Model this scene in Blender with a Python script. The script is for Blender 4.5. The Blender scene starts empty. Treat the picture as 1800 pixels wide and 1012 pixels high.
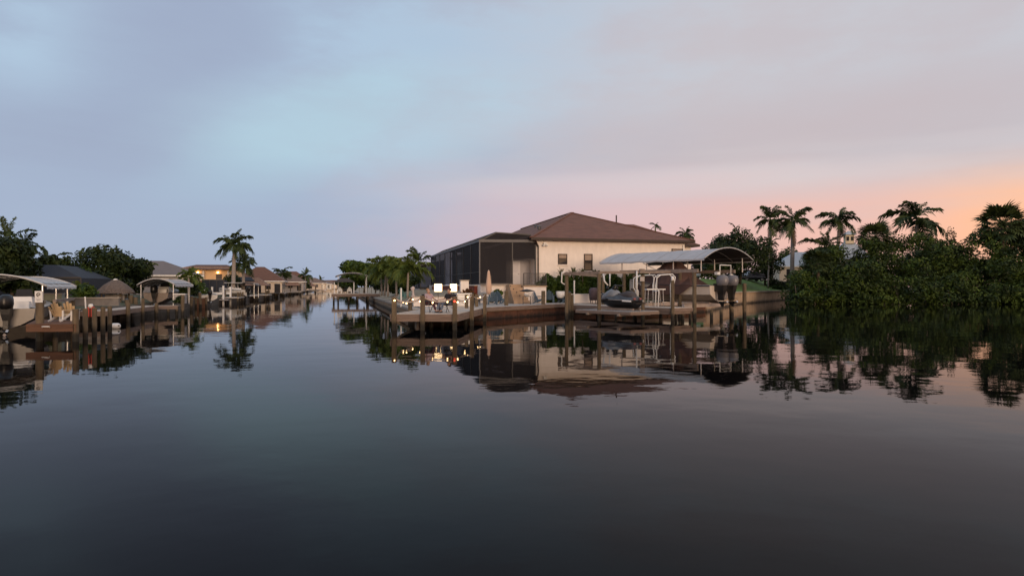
import bpy, math, random
import numpy as np
from mathutils import Vector, Matrix
R = math.radians
SC = bpy.context.scene
COL = SC.collection

# ------------------------------------------------------------------ camera
F, H, HY = 1131.0, 2.2, 504.0            # focal length in photo pixels, eye height over the water, horizon row
cam_d = bpy.data.cameras.new('camera'); cam = bpy.data.objects.new('camera', cam_d); COL.objects.link(cam)
cam.location = (0, 0, H); cam.rotation_euler = (R(90), 0, 0)
cam_d.sensor_width = 36.0; cam_d.lens = 36.0 * F / 1800.0; cam_d.shift_y = -2.0 / 1800.0
cam_d.clip_start = 0.1; cam_d.clip_end = 6000
SC.camera = cam

# ------------------------------------------------------------------ sky
SUN_AZ, SUN_EL = R(160), R(6)            # the sunset is behind the viewer, to the right
wd = bpy.data.worlds.new('World'); SC.world = wd; wd.use_nodes = True
nt = wd.node_tree; nt.nodes.clear()
def N(t, **k):
    n = nt.nodes.new(t)
    for a, b in k.items(): setattr(n, a, b)
    return n
def L(a, b): nt.links.new(a, b)
def M(op, a, b=None, c=None, clamp=False):
    n = N('ShaderNodeMath', operation=op, use_clamp=clamp)
    for i, v in enumerate((a, b, c)):
        if v is None: continue
        if isinstance(v, (int, float)): n.inputs[i].default_value = v
        else: L(v, n.inputs[i])
    return n.outputs[0]
def SS(v, lo, hi):
    n = N('ShaderNodeMapRange', interpolation_type='SMOOTHSTEP')
    L(v, n.inputs[0]); n.inputs[1].default_value = lo; n.inputs[2].default_value = hi
    return n.outputs[0]
def MIX(f, a, b):
    n = N('ShaderNodeMix', data_type='RGBA')
    if isinstance(f, (int, float)): n.inputs[0].default_value = f
    else: L(f, n.inputs[0])
    for i, v in ((6, a), (7, b)):
        if isinstance(v, tuple): n.inputs[i].default_value = (*v, 1)
        else: L(v, n.inputs[i])
    return n.outputs[2]
def SKYNOISE(scale, vec, detail=4, rough=.55):
    mp = N('ShaderNodeMapping'); L(tc.outputs['Generated'], mp.inputs[0]); mp.inputs['Scale'].default_value = vec[:3]
    if len(vec) > 3: mp.inputs['Location'].default_value = vec[3:6]
    n = N('ShaderNodeTexNoise'); L(mp.outputs[0], n.inputs['Vector'])
    n.inputs['Scale'].default_value = scale; n.inputs['Detail'].default_value = detail; n.inputs['Roughness'].default_value = rough
    return n.outputs['Fac']
tc = N('ShaderNodeTexCoord'); sp = N('ShaderNodeSeparateXYZ'); L(tc.outputs['Generated'], sp.inputs[0])
sx, sy, sz = sp.outputs
hor = M('MAXIMUM', M('SQRT', M('ADD', M('MULTIPLY', sx, sx), M('MULTIPLY', sy, sy))), .001)
dot = M('DIVIDE', M('ADD', M('MULTIPLY', sx, math.sin(SUN_AZ)), M('MULTIPLY', sy, math.cos(SUN_AZ))), hor)
warm = M('MULTIPLY_ADD', dot, .5, .5)                       # 0 opposite the sunset, 1 towards it
el = M('DIVIDE', sz, hor)
big = SKYNOISE(1.3, (1, 1, 2.6, 3.1, .4, 7.7), 3, .5)
fine = SKYNOISE(3.4, (1, 1, 3.0, 1.3, 8.2, .6), 6, .6)
wisp = SKYNOISE(6.0, (1, 1, 5.0, 4.3, 1.2, 2.6), 6, .62)
streak = SKYNOISE(2.2, (1, 1, 12, 5.2, 2.1, 3.0), 4, .5)
azi = M('ARCTAN2', sx, sy)
wob = M('ADD', M('MULTIPLY', M('SUBTRACT', big, .5), 2.4), M('ADD', M('MULTIPLY', M('SUBTRACT', fine, .5), 2.6), M('MULTIPLY', M('SUBTRACT', wisp, .5), 1.2)))
def BLOB(az, e0, ra, re, slope=0.0, soft=3.0):
    """a soft sheet of thin cloud centred on a compass bearing (degrees) and a height"""
    da = M('SUBTRACT', azi, R(az)); u_ = M('DIVIDE', da, R(ra))
    v_ = M('DIVIDE', M('SUBTRACT', M('SUBTRACT', el, e0), M('MULTIPLY', da, slope)), re)
    return SS(M('ADD', M('ADD', M('MULTIPLY', u_, u_), M('MULTIPLY', v_, v_)), wob), soft, -.6)
azw = M('ADD', M('ADD', azi, M('MULTIPLY', M('SUBTRACT', el, .2), -.5)), M('MULTIPLY', M('SUBTRACT', fine, .5), .5))
right = SS(azw, -.42, .32)
behind = SS(warm, .3, 1.0)
upper = MIX(right, (.385, .50, .635), (.52, .52, .565))
upper = MIX(behind, upper, (.58, .53, .52))
cloud = MIX(right, (.295, .335, .465), (.51, .425, .445))                   # undersides of the thin cloud sheet
sky = MIX(M('MULTIPLY', SS(fine, .40, .66), .45), upper, cloud)
sky = MIX(M('MULTIPLY', BLOB(-27, .36, 6, .15, .6), .75), sky, cloud)
sky = MIX(M('MULTIPLY', BLOB(-35, .16, 15, .07, -.1), .8), sky, cloud)
sky = MIX(M('MULTIPLY', BLOB(20, .215, 19, .055, .05), .8), sky, cloud)
sky = MIX(M('MULTIPLY', BLOB(130, .3, 50, .12), .6), sky, cloud)
sky = MIX(M('MULTIPLY', BLOB(-140, .25, 45, .1), .7), sky, cloud)
sky = MIX(M('MULTIPLY', BLOB(-20, .20, 8, .06, .55), .5), sky, (.39, .575, .665))
sky = MIX(M('MULTIPLY', BLOB(-13, .25, 12, .06, .15), .45), sky, (.42, .57, .66))
sky = MIX(M('MULTIPLY', BLOB(14, .155, 16, .018, .02), .8), sky, (.60, .565, .59))
sky = MIX(M('MULTIPLY', M('MULTIPLY', SS(streak, .5, .68), M('MULTIPLY', SS(el, .07, .13), SS(el, .24, .16))), .35), sky, MIX(right, (.34, .42, .56), (.62, .55, .56)))
low_c = MIX(SS(M('ADD', azi, M('MULTIPLY', M('SUBTRACT', fine, .5), .35)), -.36, .2), (.32, .385, .535), (.67, .435, .455))
low_c = MIX(SS(warm, .05, .16), low_c, (.80, .455, .38))
low_c = MIX(SS(warm, .16, .25), low_c, (1.02, .49, .25))
low_c = MIX(SS(warm, .4, .9), low_c, (1.25, .66, .30))
lowf = M('MULTIPLY', SS(M('ADD', el, M('ADD', M('MULTIPLY', M('SUBTRACT', streak, .5), .09), M('MULTIPLY', M('SUBTRACT', fine, .5), .05))), .205, .07), .95)
sky = MIX(lowf, sky, low_c)
rim = MIX(SS(warm, .01, .22), (.28, .35, .495), (.56, .38, .42))            # the dull layer right on the horizon
sky = MIX(M('MULTIPLY', SS(el, .07, .0), .5), sky, rim)
nis = N('ShaderNodeTexSky', sky_type='NISHITA', sun_disc=False)
nis.sun_elevation = SUN_EL; nis.sun_rotation = SUN_AZ
nsc = N('ShaderNodeVectorMath', operation='SCALE'); L(nis.outputs[0], nsc.inputs[0]); nsc.inputs[3].default_value = .07
sky = MIX(.88, nsc.outputs[0], sky)
bg = N('ShaderNodeBackground'); L(sky, bg.inputs[0]); bg.inputs[1].default_value = 1.0
wo = N('ShaderNodeOutputWorld'); L(bg.outputs[0], wo.inputs[0])

sun_d = bpy.data.lights.new('sun', 'SUN'); sun_d.energy = 1.5; sun_d.angle = R(22); sun_d.color = (1.0, .72, .50)
sun = bpy.data.objects.new('sun', sun_d); COL.objects.link(sun)
sdir = Vector((math.sin(SUN_AZ) * math.cos(SUN_EL), math.cos(SUN_AZ) * math.cos(SUN_EL), math.sin(SUN_EL)))
sun.rotation_euler = (-sdir).to_track_quat('-Z', 'Y').to_euler(); sun.location = (0, -30, 40)

SC.view_settings.view_transform = 'Standard'; SC.view_settings.look = 'None'
SC.view_settings.exposure = .3; SC.view_settings.gamma = 1; SC.view_settings.use_curve_mapping = False
SC.cycles.use_denoising = True
SC.cycles.max_bounces = 8; SC.cycles.transparent_max_bounces = 16; SC.cycles.diffuse_bounces = 3
SC.cycles.glossy_bounces = 4; SC.cycles.sample_clamp_indirect = 6; SC.cycles.caustics_reflective = False

# ------------------------------------------------------------------ helpers
def pos(px, d): return ((px - 900.0) / F * d, d)
def zy(y, d): return H + (HY - y) * d / F
def gd(y, z): return (H - z) * F / (y - HY)

class MB:
    def __init__(s): s.v = []; s.f = []
    def add(s, vs, fs):
        o = len(s.v); s.v += [tuple(p) for p in vs]; s.f += [tuple(i + o for i in q) for q in fs]; return s
    def box(s, c, d, rz=0, taper=1.0):
        x, y, z = d[0] / 2, d[1] / 2, d[2] / 2; cs, sn = math.cos(rz), math.sin(rz); vs = []
        for k, t in ((-z, 1), (z, taper)):
            for a, b in ((-x, -y), (x, -y), (x, y), (-x, y)):
                a *= t; b *= t; vs.append((c[0] + a * cs - b * sn, c[1] + a * sn + b * cs, c[2] + k))
        return s.add(vs, [(3, 2, 1, 0), (4, 5, 6, 7), (0, 1, 5, 4), (1, 2, 6, 5), (2, 3, 7, 6), (3, 0, 4, 7)])
    def beam(s, p, q, w, h):
        p, q = Vector(p), Vector(q); d = (q - p).normalized()
        up = Vector((0, 0, 1)) if abs(d.z) < .95 else Vector((1, 0, 0))
        sd = d.cross(up).normalized(); u = sd.cross(d).normalized(); vs = []
        for e in (p, q):
            for a, b in ((-1, -1), (1, -1), (1, 1), (-1, 1)): vs.append(e + sd * (a * w / 2) + u * (b * h / 2))
        return s.add(vs, [(3, 2, 1, 0), (4, 5, 6, 7), (0, 1, 5, 4), (1, 2, 6, 5), (2, 3, 7, 6), (3, 0, 4, 7)])
    def tube(s, pts, rad, n=8, caps=True):
        pts = [Vector(p) for p in pts]; m = len(pts)
        if not isinstance(rad, (list, tuple)): rad = [rad] * m
        t0 = (pts[1] - pts[0]).normalized(); ref = Vector((0, 0, 1)) if abs(t0.z) < .9 else Vector((1, 0, 0))
        nx = t0.cross(ref).normalized(); o = len(s.v)
        for i in range(m):
            t = (pts[min(i + 1, m - 1)] - pts[max(i - 1, 0)]).normalized()
            nx = (nx - t * nx.dot(t)).normalized(); ny = t.cross(nx)
            for k in range(n):
                a = 2 * math.pi * k / n
                s.v.append(tuple(pts[i] + (nx * math.cos(a) + ny * math.sin(a)) * rad[i]))
        for i in range(m - 1):
            for k in range(n):
                s.f.append((o + i * n + k, o + i * n + (k + 1) % n, o + (i + 1) * n + (k + 1) % n, o + (i + 1) * n + k))
        if caps:
            s.f.append(tuple(o + k for k in reversed(range(n)))); s.f.append(tuple(o + (m - 1) * n + k for k in range(n)))
        return s
    def lathe(s, prof, c=(0, 0, 0), n=12, sx=1, sy=1):
        o = len(s.v); m = len(prof)
        for r, z in prof:
            for k in range(n):
                a = 2 * math.pi * k / n; s.v.append((c[0] + r * sx * math.cos(a), c[1] + r * sy * math.sin(a), c[2] + z))
        for i in range(m - 1):
            for k in range(n):
                s.f.append((o + i * n + k, o + i * n + (k + 1) % n, o + (i + 1) * n + (k + 1) % n, o + (i + 1) * n + k))
        s.f.append(tuple(o + k for k in reversed(range(n)))); s.f.append(tuple(o + (m - 1) * n + k for k in range(n)))
        return s
    def ball(s, c, r, n=10, m=6):
        if not isinstance(r, tuple): r = (r, r, r)
        prof = [(math.sin(math.pi * (i + .001) / (m + .002)), -math.cos(math.pi * (i + .001) / (m + .002))) for i in range(m + 1)]
        o = len(s.v); s.lathe(prof, (0, 0, 0), n)
        for i in range(o, len(s.v)):
            x, y, z = s.v[i]; s.v[i] = (c[0] + x * r[0], c[1] + y * r[1], c[2] + z * r[2])
        return s
    def prism(s, poly, z0, z1):
        n = len(poly); zt = z1 if isinstance(z1, (list, tuple)) else [z1] * n
        vs = [(p[0], p[1], z0) for p in poly] + [(p[0], p[1], zt[i]) for i, p in enumerate(poly)]
        return s.add(vs, [tuple(reversed(range(n))), tuple(range(n, 2 * n))] + [(i, (i + 1) % n, n + (i + 1) % n, n + i) for i in range(n)])
    def xprism(s, prof, x0, x1):        # profile in (y, z), extruded along x
        n = len(prof); vs = [(x0, a, b) for a, b in prof] + [(x1, a, b) for a, b in prof]
        return s.add(vs, [tuple(reversed(range(n))), tuple(range(n, 2 * n))] + [(i, (i + 1) % n, n + (i + 1) % n, n + i) for i in range(n)])
    def loft(s, rings, closed=True, caps=True):
        o = len(s.v); n = len(rings[0])
        for r in rings: s.v += [tuple(p) for p in r]
        for i in range(len(rings) - 1):
            for k in range(n if closed else n - 1):
                s.f.append((o + i * n + k, o + i * n + (k + 1) % n, o + (i + 1) * n + (k + 1) % n, o + (i + 1) * n + k))
        if caps:
            s.f.append(tuple(o + k for k in reversed(range(n)))); s.f.append(tuple(o + (len(rings) - 1) * n + k for k in range(n)))
        return s
    def mesh(s, name, mat, smooth=False):
        me = bpy.data.meshes.new(name); me.from_pydata(s.v, [], s.f); me.update()
        if mat: me.materials.append(mat)
        if smooth: me.polygons.foreach_set('use_smooth', [True] * len(me.polygons))
        return me
    def build(s, name, mat, parent=None, smooth=False, label=None, cat=None, group=None, kind=None, fix=True):
        me = s.mesh(name, mat, smooth)
        if fix:
            import bmesh
            b = bmesh.new(); b.from_mesh(me); bmesh.ops.recalc_face_normals(b, faces=b.faces); b.to_mesh(me); b.free()
        return link(me, name, parent, label, cat, group, kind)

def link(me, name, parent=None, label=None, cat=None, group=None, kind=None):
    o = bpy.data.objects.new(name, me); COL.objects.link(o)
    if parent: o.parent = parent
    return tag(o, label, cat, group, kind)
def tag(o, label=None, cat=None, group=None, kind=None):
    if label: o['label'] = label
    if cat: o['category'] = cat
    if group: o['group'] = group
    if kind: o['kind'] = kind
    return o
def thing(name, label, cat, loc=(0, 0, 0), rz=0, group=None):
    o = bpy.data.objects.new(name, None); COL.objects.link(o); o.empty_display_size = .2
    o.location = (loc[0], loc[1], loc[2] if len(loc) > 2 else 0); o.rotation_euler = (0, 0, rz)
    return tag(o, label, cat, group)

MATS = {}
def mat(name, col, rough=.6, var=.18, scale=3.0, metal=0, bump=0, spec=.5, vec=(1, 1, 1), col2=None, emit=None, es=0):
    if name in MATS: return MATS[name]
    m = bpy.data.materials.new(name); m.use_nodes = True; t = m.node_tree; b = t.nodes['Principled BSDF']
    b.inputs['Roughness'].default_value = rough; b.inputs['Metallic'].default_value = metal
    b.inputs['Specular IOR Level'].default_value = spec
    co = t.nodes.new('ShaderNodeTexCoord'); mp = t.nodes.new('ShaderNodeMapping'); mp.inputs['Scale'].default_value = vec
    t.links.new(co.outputs['Object'], mp.inputs[0])
    nz = t.nodes.new('ShaderNodeTexNoise'); nz.inputs['Scale'].default_value = scale; nz.inputs['Detail'].default_value = 5; nz.inputs['Roughness'].default_value = .6
    t.links.new(mp.outputs[0], nz.inputs['Vector'])
    rp = t.nodes.new('ShaderNodeValToRGB'); c2 = col2 or col
    rp.color_ramp.elements[0].position = .3; rp.color_ramp.elements[1].position = .7
    rp.color_ramp.elements[0].color = (*[max(0, c * (1 - var)) for c in col], 1)
    rp.color_ramp.elements[1].color = (*[min(1, c * (1 + var)) for c in c2], 1)
    t.links.new(nz.outputs['Fac'], rp.inputs[0]); t.links.new(rp.outputs[0], b.inputs['Base Color'])
    if bump:
        bp = t.nodes.new('ShaderNodeBump'); bp.inputs['Strength'].default_value = bump; bp.inputs['Distance'].default_value = .03
        t.links.new(nz.outputs['Fac'], bp.inputs['Height']); t.links.new(bp.outputs[0], b.inputs['Normal'])
    if emit:
        b.inputs['Emission Color'].default_value = (*emit, 1); b.inputs['Emission Strength'].default_value = es
    MATS[name] = m; return m
def leafmat(name, c1, c2, clump=.75):
    m = bpy.data.materials.new(name); m.use_nodes = True; t = m.node_tree; b = t.nodes['Principled BSDF']
    g = t.nodes.new('ShaderNodeNewGeometry'); rp = t.nodes.new('ShaderNodeValToRGB'); co = t.nodes.new('ShaderNodeTexCoord')
    nz = t.nodes.new('ShaderNodeTexNoise'); nz.inputs['Scale'].default_value = clump; nz.inputs['Detail'].default_value = 2
    t.links.new(co.outputs['Object'], nz.inputs['Vector'])
    mr = t.nodes.new('ShaderNodeMapRange'); mr.inputs[1].default_value = .36; mr.inputs[2].default_value = .64; mr.inputs[3].default_value = -.28; mr.inputs[4].default_value = .42
    t.links.new(nz.outputs['Fac'], mr.inputs[0])
    ad = t.nodes.new('ShaderNodeMath'); ad.operation = 'MULTIPLY_ADD'; ad.inputs[1].default_value = .6
    t.links.new(g.outputs['Random Per Island'], ad.inputs[0]); t.links.new(mr.outputs[0], ad.inputs[2])
    rp.color_ramp.elements[0].color = (*c1, 1); rp.color_ramp.elements[1].color = (c2[0] * 1.25, c2[1] * 1.15, c2[2], 1)
    t.links.new(ad.outputs[0], rp.inputs[0]); t.links.new(rp.outputs[0], b.inputs['Base Color'])
    b.inputs['Roughness'].default_value = .65; b.inputs['Specular IOR Level'].default_value = .25
    MATS[name] = m; return m

W_STUCCO = mat('warm_stucco', (.86, .78, .715), .9, .07, 2.2, vec=(1, 1, .5), bump=.25)
W_SHADE = mat('shaded_stucco', (.42, .40, .41), .85, .06, 1.5)  # house stucco with the shadow of the lanai mixed into its colour
ROOF = mat('brown_shingle', (.165, .072, .046), .85, .3, 1.1, vec=(1, 1, 7), bump=.3)
FASC = mat('dark_brown_trim', (.032, .017, .012), .6, .15)
BRONZE = mat('bronze_frame', (.035, .032, .033), .5, .1)
GREYFR = mat('grey_frame', (.095, .09, .095), .5, .1)
PLANK = mat('weathered_plank', (.46, .42, .38), .8, .22, 2.2, vec=(.6, 8, 8))
FASW = mat('fascia_wood', (.205, .148, .12), .8, .3, 2.0, vec=(.7, .7, 7))
PILE = mat('pile_wood', (.13, .098, .062), .85, .35, 4, vec=(2, 2, .5), bump=.3)
WET = mat('wet_pile', (.022, .018, .015), .5, .3, 4)
BULK = mat('rust_bulkhead', (.10, .042, .024), .8, .35, 1.4, bump=.2)
CONC = mat('concrete', (.36, .31, .26), .9, .2, 1.3, bump=.15)
TANC = mat('tan_wall', (.46, .33, .22), .9, .2, 1.0, bump=.15)
SAND = mat('sandy_ground', (.34, .28, .2), .95, .25, .8)
LAWN = mat('lawn', (.075, .14, .02), .95, .4, 1.8, bump=.3)
WHITE = mat('white_paint', (.78, .77, .75), .45, .04)
GELC = mat('gelcoat', (.72, .69, .65), .3, .05)
CANV = mat('canvas_grey', (.43, .43, .45), .8, .08, 2)
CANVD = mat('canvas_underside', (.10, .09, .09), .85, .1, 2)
BLACK = mat('black_plastic', (.007, .007, .008), .4, .2)
DKMET = mat('dark_metal', (.03, .03, .035), .4, .2)
ALU = mat('aluminium', (.55, .55, .56), .35, .08, metal=.8)
BLUECH = mat('blue_chair', (.085, .135, .19), .6, .12)
CREAM = mat('cream_chair', (.62, .45, .26), .6, .12)
TEAL = mat('teal_chair', (.16, .33, .31), .6, .1)
GLASS = mat('window_glass', (.03, .03, .035), .08, .1, spec=.8)
THATCH = mat('thatch', (.135, .105, .09), .95, .4, 6, vec=(2, 2, .6), bump=.6)
TRUNK = mat('palm_trunk', (.30, .265, .24), .9, .2, 3, vec=(1, 1, 5), bump=.4)
BARK = mat('bark', (.10, .08, .06), .95, .3, 4, bump=.5)
SHAFT = mat('crownshaft', (.13, .19, .06), .5, .15)
SKIN = mat('skin', (.46, .27, .19), .6, .06)
BROWNC = mat('brown_boat_cover', (.11, .06, .05), .85, .2, 2, bump=.2)
COWL = mat('grey_cowl', (.17, .165, .18), .35, .06)
FR_A = leafmat('frond_leaf', (.022, .040, .013), (.060, .088, .028))
FR_B = leafmat('light_frond_leaf', (.05, .085, .016), (.12, .16, .036))
LF_D = leafmat('dark_leaf', (.008, .018, .005), (.028, .048, .011))
LF_M = leafmat('mid_leaf', (.016, .036, .006), (.06, .105, .014))
LF_G = leafmat('mangrove_leaf', (.009, .021, .004), (.056, .096, .012), .45)

def tide(m, z0=.42, col=(.018, .016, .012), soft=.16):
    """dark growth below an uneven tide line"""
    t = m.node_tree; b = t.nodes['Principled BSDF']; src = b.inputs['Base Color'].links[0].from_socket
    g = t.nodes.new('ShaderNodeNewGeometry'); sp_ = t.nodes.new('ShaderNodeSeparateXYZ'); t.links.new(g.outputs['Position'], sp_.inputs[0])
    nz = t.nodes.new('ShaderNodeTexNoise'); nz.inputs['Scale'].default_value = 3.0; nz.inputs['Detail'].default_value = 4; t.links.new(g.outputs['Position'], nz.inputs['Vector'])
    a = t.nodes.new('ShaderNodeMath'); a.operation = 'MULTIPLY_ADD'; a.inputs[1].default_value = .5; t.links.new(nz.outputs['Fac'], a.inputs[0]); t.links.new(sp_.outputs[2], a.inputs[2])
    mr = t.nodes.new('ShaderNodeMapRange'); mr.interpolation_type = 'SMOOTHSTEP'; mr.inputs[1].default_value = z0 + .25 + soft; mr.inputs[2].default_value = z0 + .25 - soft; t.links.new(a.outputs[0], mr.inputs[0])
    mx = t.nodes.new('ShaderNodeMix'); mx.data_type = 'RGBA'; t.links.new(mr.outputs[0], mx.inputs[0]); t.links.new(src, mx.inputs[6]); mx.inputs[7].default_value = (*col, 1); t.links.new(mx.outputs[2], b.inputs['Base Color'])
tide(PILE, .38); tide(BULK, .16, (.02, .012, .009)); tide(TANC, .22, (.05, .038, .026), .22)
WET = PILE

# ------------------------------------------------------------------ foliage makers
def leaf_mesh(name, lobes, n, size, seed, m, shell=.45, flat=.3):
    rg = np.random.default_rng(seed); lb = np.array(lobes, float)
    wt = (lb[:, 3] * lb[:, 4] + lb[:, 4] * lb[:, 5] + lb[:, 3] * lb[:, 5]); idx = rg.choice(len(lb), n, p=wt / wt.sum())
    d = rg.normal(size=(n, 3)); d /= np.linalg.norm(d, axis=1)[:, None]
    r = 1 - shell * rg.random(n) ** 1.6 + rg.normal(size=n) * .05
    c = lb[idx, :3] + d * lb[idx, 3:6] * r[:, None]
    nr = d * .8 + rg.normal(size=(n, 3)) * .7; nr[:, 2] += flat; nr /= np.linalg.norm(nr, axis=1)[:, None]
    a = np.cross(nr, rg.normal(size=(n, 3))); a /= np.linalg.norm(a, axis=1)[:, None]; b = np.cross(nr, a)
    s = size * (.55 + .9 * rg.random(n)); a *= s[:, None]; b *= (s * .5)[:, None]
    v = np.stack([c - a, c - b * .9 - a * .1, c + a, c + b * .9 - a * .1], 1).reshape(-1, 3)
    me = bpy.data.meshes.new(name); me.vertices.add(4 * n); me.vertices.foreach_set('co', v.ravel())
    me.loops.add(4 * n); me.loops.foreach_set('vertex_index', np.arange(4 * n, dtype=np.int32))
    me.polygons.add(n); me.polygons.foreach_set('loop_start', np.arange(n, dtype=np.int32) * 4)
    me.update(calc_edges=True); me.materials.append(m); return me
def tree(name, label, x, y, zg, h, rx, ry, seed, m=None, n=5000, size=.3, nl=9, trunk=True, cat='tree', group=None, low=.25):
    rd = random.Random(seed); t = thing(name, label, cat, (x, y, zg), 0, group); lobes = []
    for i in range(nl):
        a = rd.uniform(0, 2 * math.pi); q = rd.uniform(.15, .8); zz = rd.uniform(low + .1, .86)
        k = math.sqrt(max(.1, 1 - ((zz - .5) * 1.5) ** 2))
        s = rd.uniform(.28, .5)
        lobes.append((math.cos(a) * q * rx * k, math.sin(a) * q * ry * k, zz * h, s * rx, s * ry, s * h * .48))
    lobes.append((0, 0, h * (.5 + low / 2), rx * .6, ry * .6, h * (1 - low) * .45))
    link(leaf_mesh('crown', lobes, n, size, seed, m or LF_D), 'crown', t)
    if trunk:
        b = MB(); r0 = max(.08, h * .03)
        b.tube([(0, 0, -.3), (.05 * h * rd.uniform(-1, 1), 0, h * .25), (.05 * h * rd.uniform(-1, 1), 0, h * .6)], [r0, r0 * .75, r0 * .3], 7)
        for k in range(4):
            a = k * 1.6 + rd.random(); b.tube([(0, 0, h * .22), (math.cos(a) * rx * .3, math.sin(a) * ry * .3, h * .42), (math.cos(a) * rx * .55, math.sin(a) * ry * .55, h * .6)], [r0 * .6, r0 * .4, r0 * .12], 5)
        b.build('trunk', BARK, t, True)
    return t
def frond_mesh(name, th0, bend, m, seed, ll=.22, nl=24, twist=.35):
    """unit-long feather frond leaving the origin along +x"""
    rd = random.Random(seed); b = MB(); pts = []; p = Vector((0, 0, 0)); K = 12
    for i in range(K + 1):
        t = i / K; th = th0 - bend * t ** 1.25; pts.append(p.copy()); p = p + Vector((math.cos(th), 0, math.sin(th))) / K
    b.tube(pts, [.014 * (1 - .85 * i / K) for i in range(K + 1)], 4)
    for side in (-1, 1):
        for j in range(nl):
            t = .14 + .86 * j / (nl - 1); q = t * K; i = min(int(q), K - 1); c = pts[i].lerp(pts[i + 1], q - i)
            tg = (pts[i + 1] - pts[i]).normalized(); up = Vector((-tg.z, 0, tg.x))
            ln = ll * (.45 + .75 * math.sin(math.pi * min(1, .12 + t * .8))) * rd.uniform(.8, 1.15)
            d = (Vector((0, side, 0)) * .8 + tg * (.45 + .4 * t) + up * rd.uniform(-.35, twist)).normalized()
            e = c + d * ln + Vector((0, 0, -ln * rd.uniform(.25, .6))); mid = c + d * ln * .55
            wv = tg * .016
            b.add([c - wv, c + wv, mid + wv * 1.5, e, mid - wv * 1.5], [(0, 1, 2, 3, 4)])
    return b.mesh(name, m)
FROND = {}
def fronds(kind):
    if kind in FROND: return FROND[kind]
    if kind == 'royal':
        sp_ = [(1.35, .9), (.95, 1.2), (.6, 1.35), (.25, 1.3), (-.05, 1.1), (-.5, .75)]; m, ll = FR_A, .29
    elif kind == 'areca':
        sp_ = [(1.45, 1.2), (1.2, 1.6), (1.0, 1.8), (.8, 2.0), (.5, 1.9), (.1, 1.4)]; m, ll = FR_B, .26
    else:
        sp_ = [(1.4, .6), (1.0, 1.2), (.7, 1.6), (.35, 1.7), (0, 1.3), (-.5, .9)]; m, ll = FR_A, .2
    FROND[kind] = [frond_mesh('frond', a, b_, m, 11 + i, ll) for i, (a, b_) in enumerate(sp_)]
    return FROND[kind]
def palm(name, label, x, y, zg, zc, fl, seed, kind='royal', nf=15, lean=(0, 0), rt=.16, group=None, up=1.0, trunk_mat=None, dead=0):
    """zc: height where the fronds start, fl: frond length"""
    rd = random.Random(seed); t = thing(name, label, 'palm tree', (x, y, zg), 0, group); h = zc - zg
    pts = [(lean[0] * (k / 6) ** 1.6, lean[1] * (k / 6) ** 1.6, -.3 + (h + .3) * k / 6) for k in range(7)]
    hs = .22 * min(h, 5) if kind == 'royal' else 0
    MB().tube(pts, [rt * (1.25, 1.08, 1.05, 1.05, 1.0, .92, .8)[k] for k in range(7)], 9).build('trunk', trunk_mat or TRUNK, t, True)
    top = Vector(pts[-1])
    if hs:
        MB().tube([top + Vector((0, 0, -hs * .9)), top + Vector((0, 0, -hs * .4)), top + Vector((0, 0, .1))], [rt * .98, rt * .95, rt * .45], 9).build('crownshaft', SHAFT, t, True)
    fm = fronds(kind); nf = max(7, nf + rd.randint(-3, 2)); up *= rd.uniform(.85, 1.2); az = rd.uniform(0, 6.28)
    for i in range(nf):
        k = min(len(fm) - 1, max(0, int(len(fm) * (i + .5) / nf + rd.uniform(-.8, .8))))
        o = link(fm[k], 'frond', t); s = fl * rd.uniform(.72, 1.15) * (.8 if k == 0 else 1); az += 2.39996 + rd.uniform(-.55, .55)
        o.location = top; o.scale = (s, s * rd.uniform(.8, 1.2), s * up)
        o.rotation_euler = (rd.uniform(-.4, .4), rd.uniform(-.3, .3), az)
    for i in range(dead):
        o = link(DEADF(), 'dead_frond', t); s = fl * rd.uniform(.6, .95); o.location = top - Vector((0, 0, hs * .9)); o.scale = (s, s, s); o.rotation_euler = (0, rd.uniform(-.1, .2), rd.uniform(0, 6.28))
    return t
_dead = []
def DEADF():
    if not _dead: _dead.append(frond_mesh('dead_frond', -1.15, .35, leafmat('dead_leaf', (.06, .04, .025), (.14, .095, .06)), 77, .14, 20))
    return _dead[0]
def fan_leaf(name, m, seed):
    rd = random.Random(seed); b = MB(); b.tube([(0, 0, 0), (.5, 0, .04), (.95, 0, -.02)], [.02, .016, .012], 4)
    for k in range(15):
        a = -1.75 + 3.5 * k / 14; ln = rd.uniform(.62, .8) * (1 - .12 * abs(a)); d = Vector((math.cos(a), math.sin(a), rd.uniform(-.1, .12)))
        n = Vector((-math.sin(a), math.cos(a), 0)) * .06; c = Vector((.92, 0, 0))
        md = c + d * ln * .6; e = c + d * ln + Vector((0, 0, -.22 * ln))
        b.add([c, md + n, e, md - n], [(0, 1, 2, 3)])
    return b.mesh(name, m)
FANS = None
def fan_palm(label, x, y, zg, zc, fl, seed, nf=30):
    global FANS
    FANS = FANS or [fan_leaf('fan_leaf', FR_A, k) for k in range(3)]
    rd = random.Random(seed); t = thing('cabbage_palm', label, 'palm tree', (x, y, zg)); h = zc - zg
    MB().tube([(0, 0, -.3), (.1, 0, h * .5), (0, 0, h)], [.24, .2, .2], 9).build('trunk', BARK, t, True)
    for i in range(nf):
        o = link(FANS[i % 3], 'leaf', t); e = 1.25 - 2.1 * ((i + .5) / nf) ** .9
        o.location = (0, 0, h + .1); s = fl / 1.6 * rd.uniform(.85, 1.15); o.scale = (s, s, s)
        o.rotation_euler = (rd.uniform(-.5, .5), -e, i * 2.39996 + rd.uniform(-.2, .2))
    return t

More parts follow.
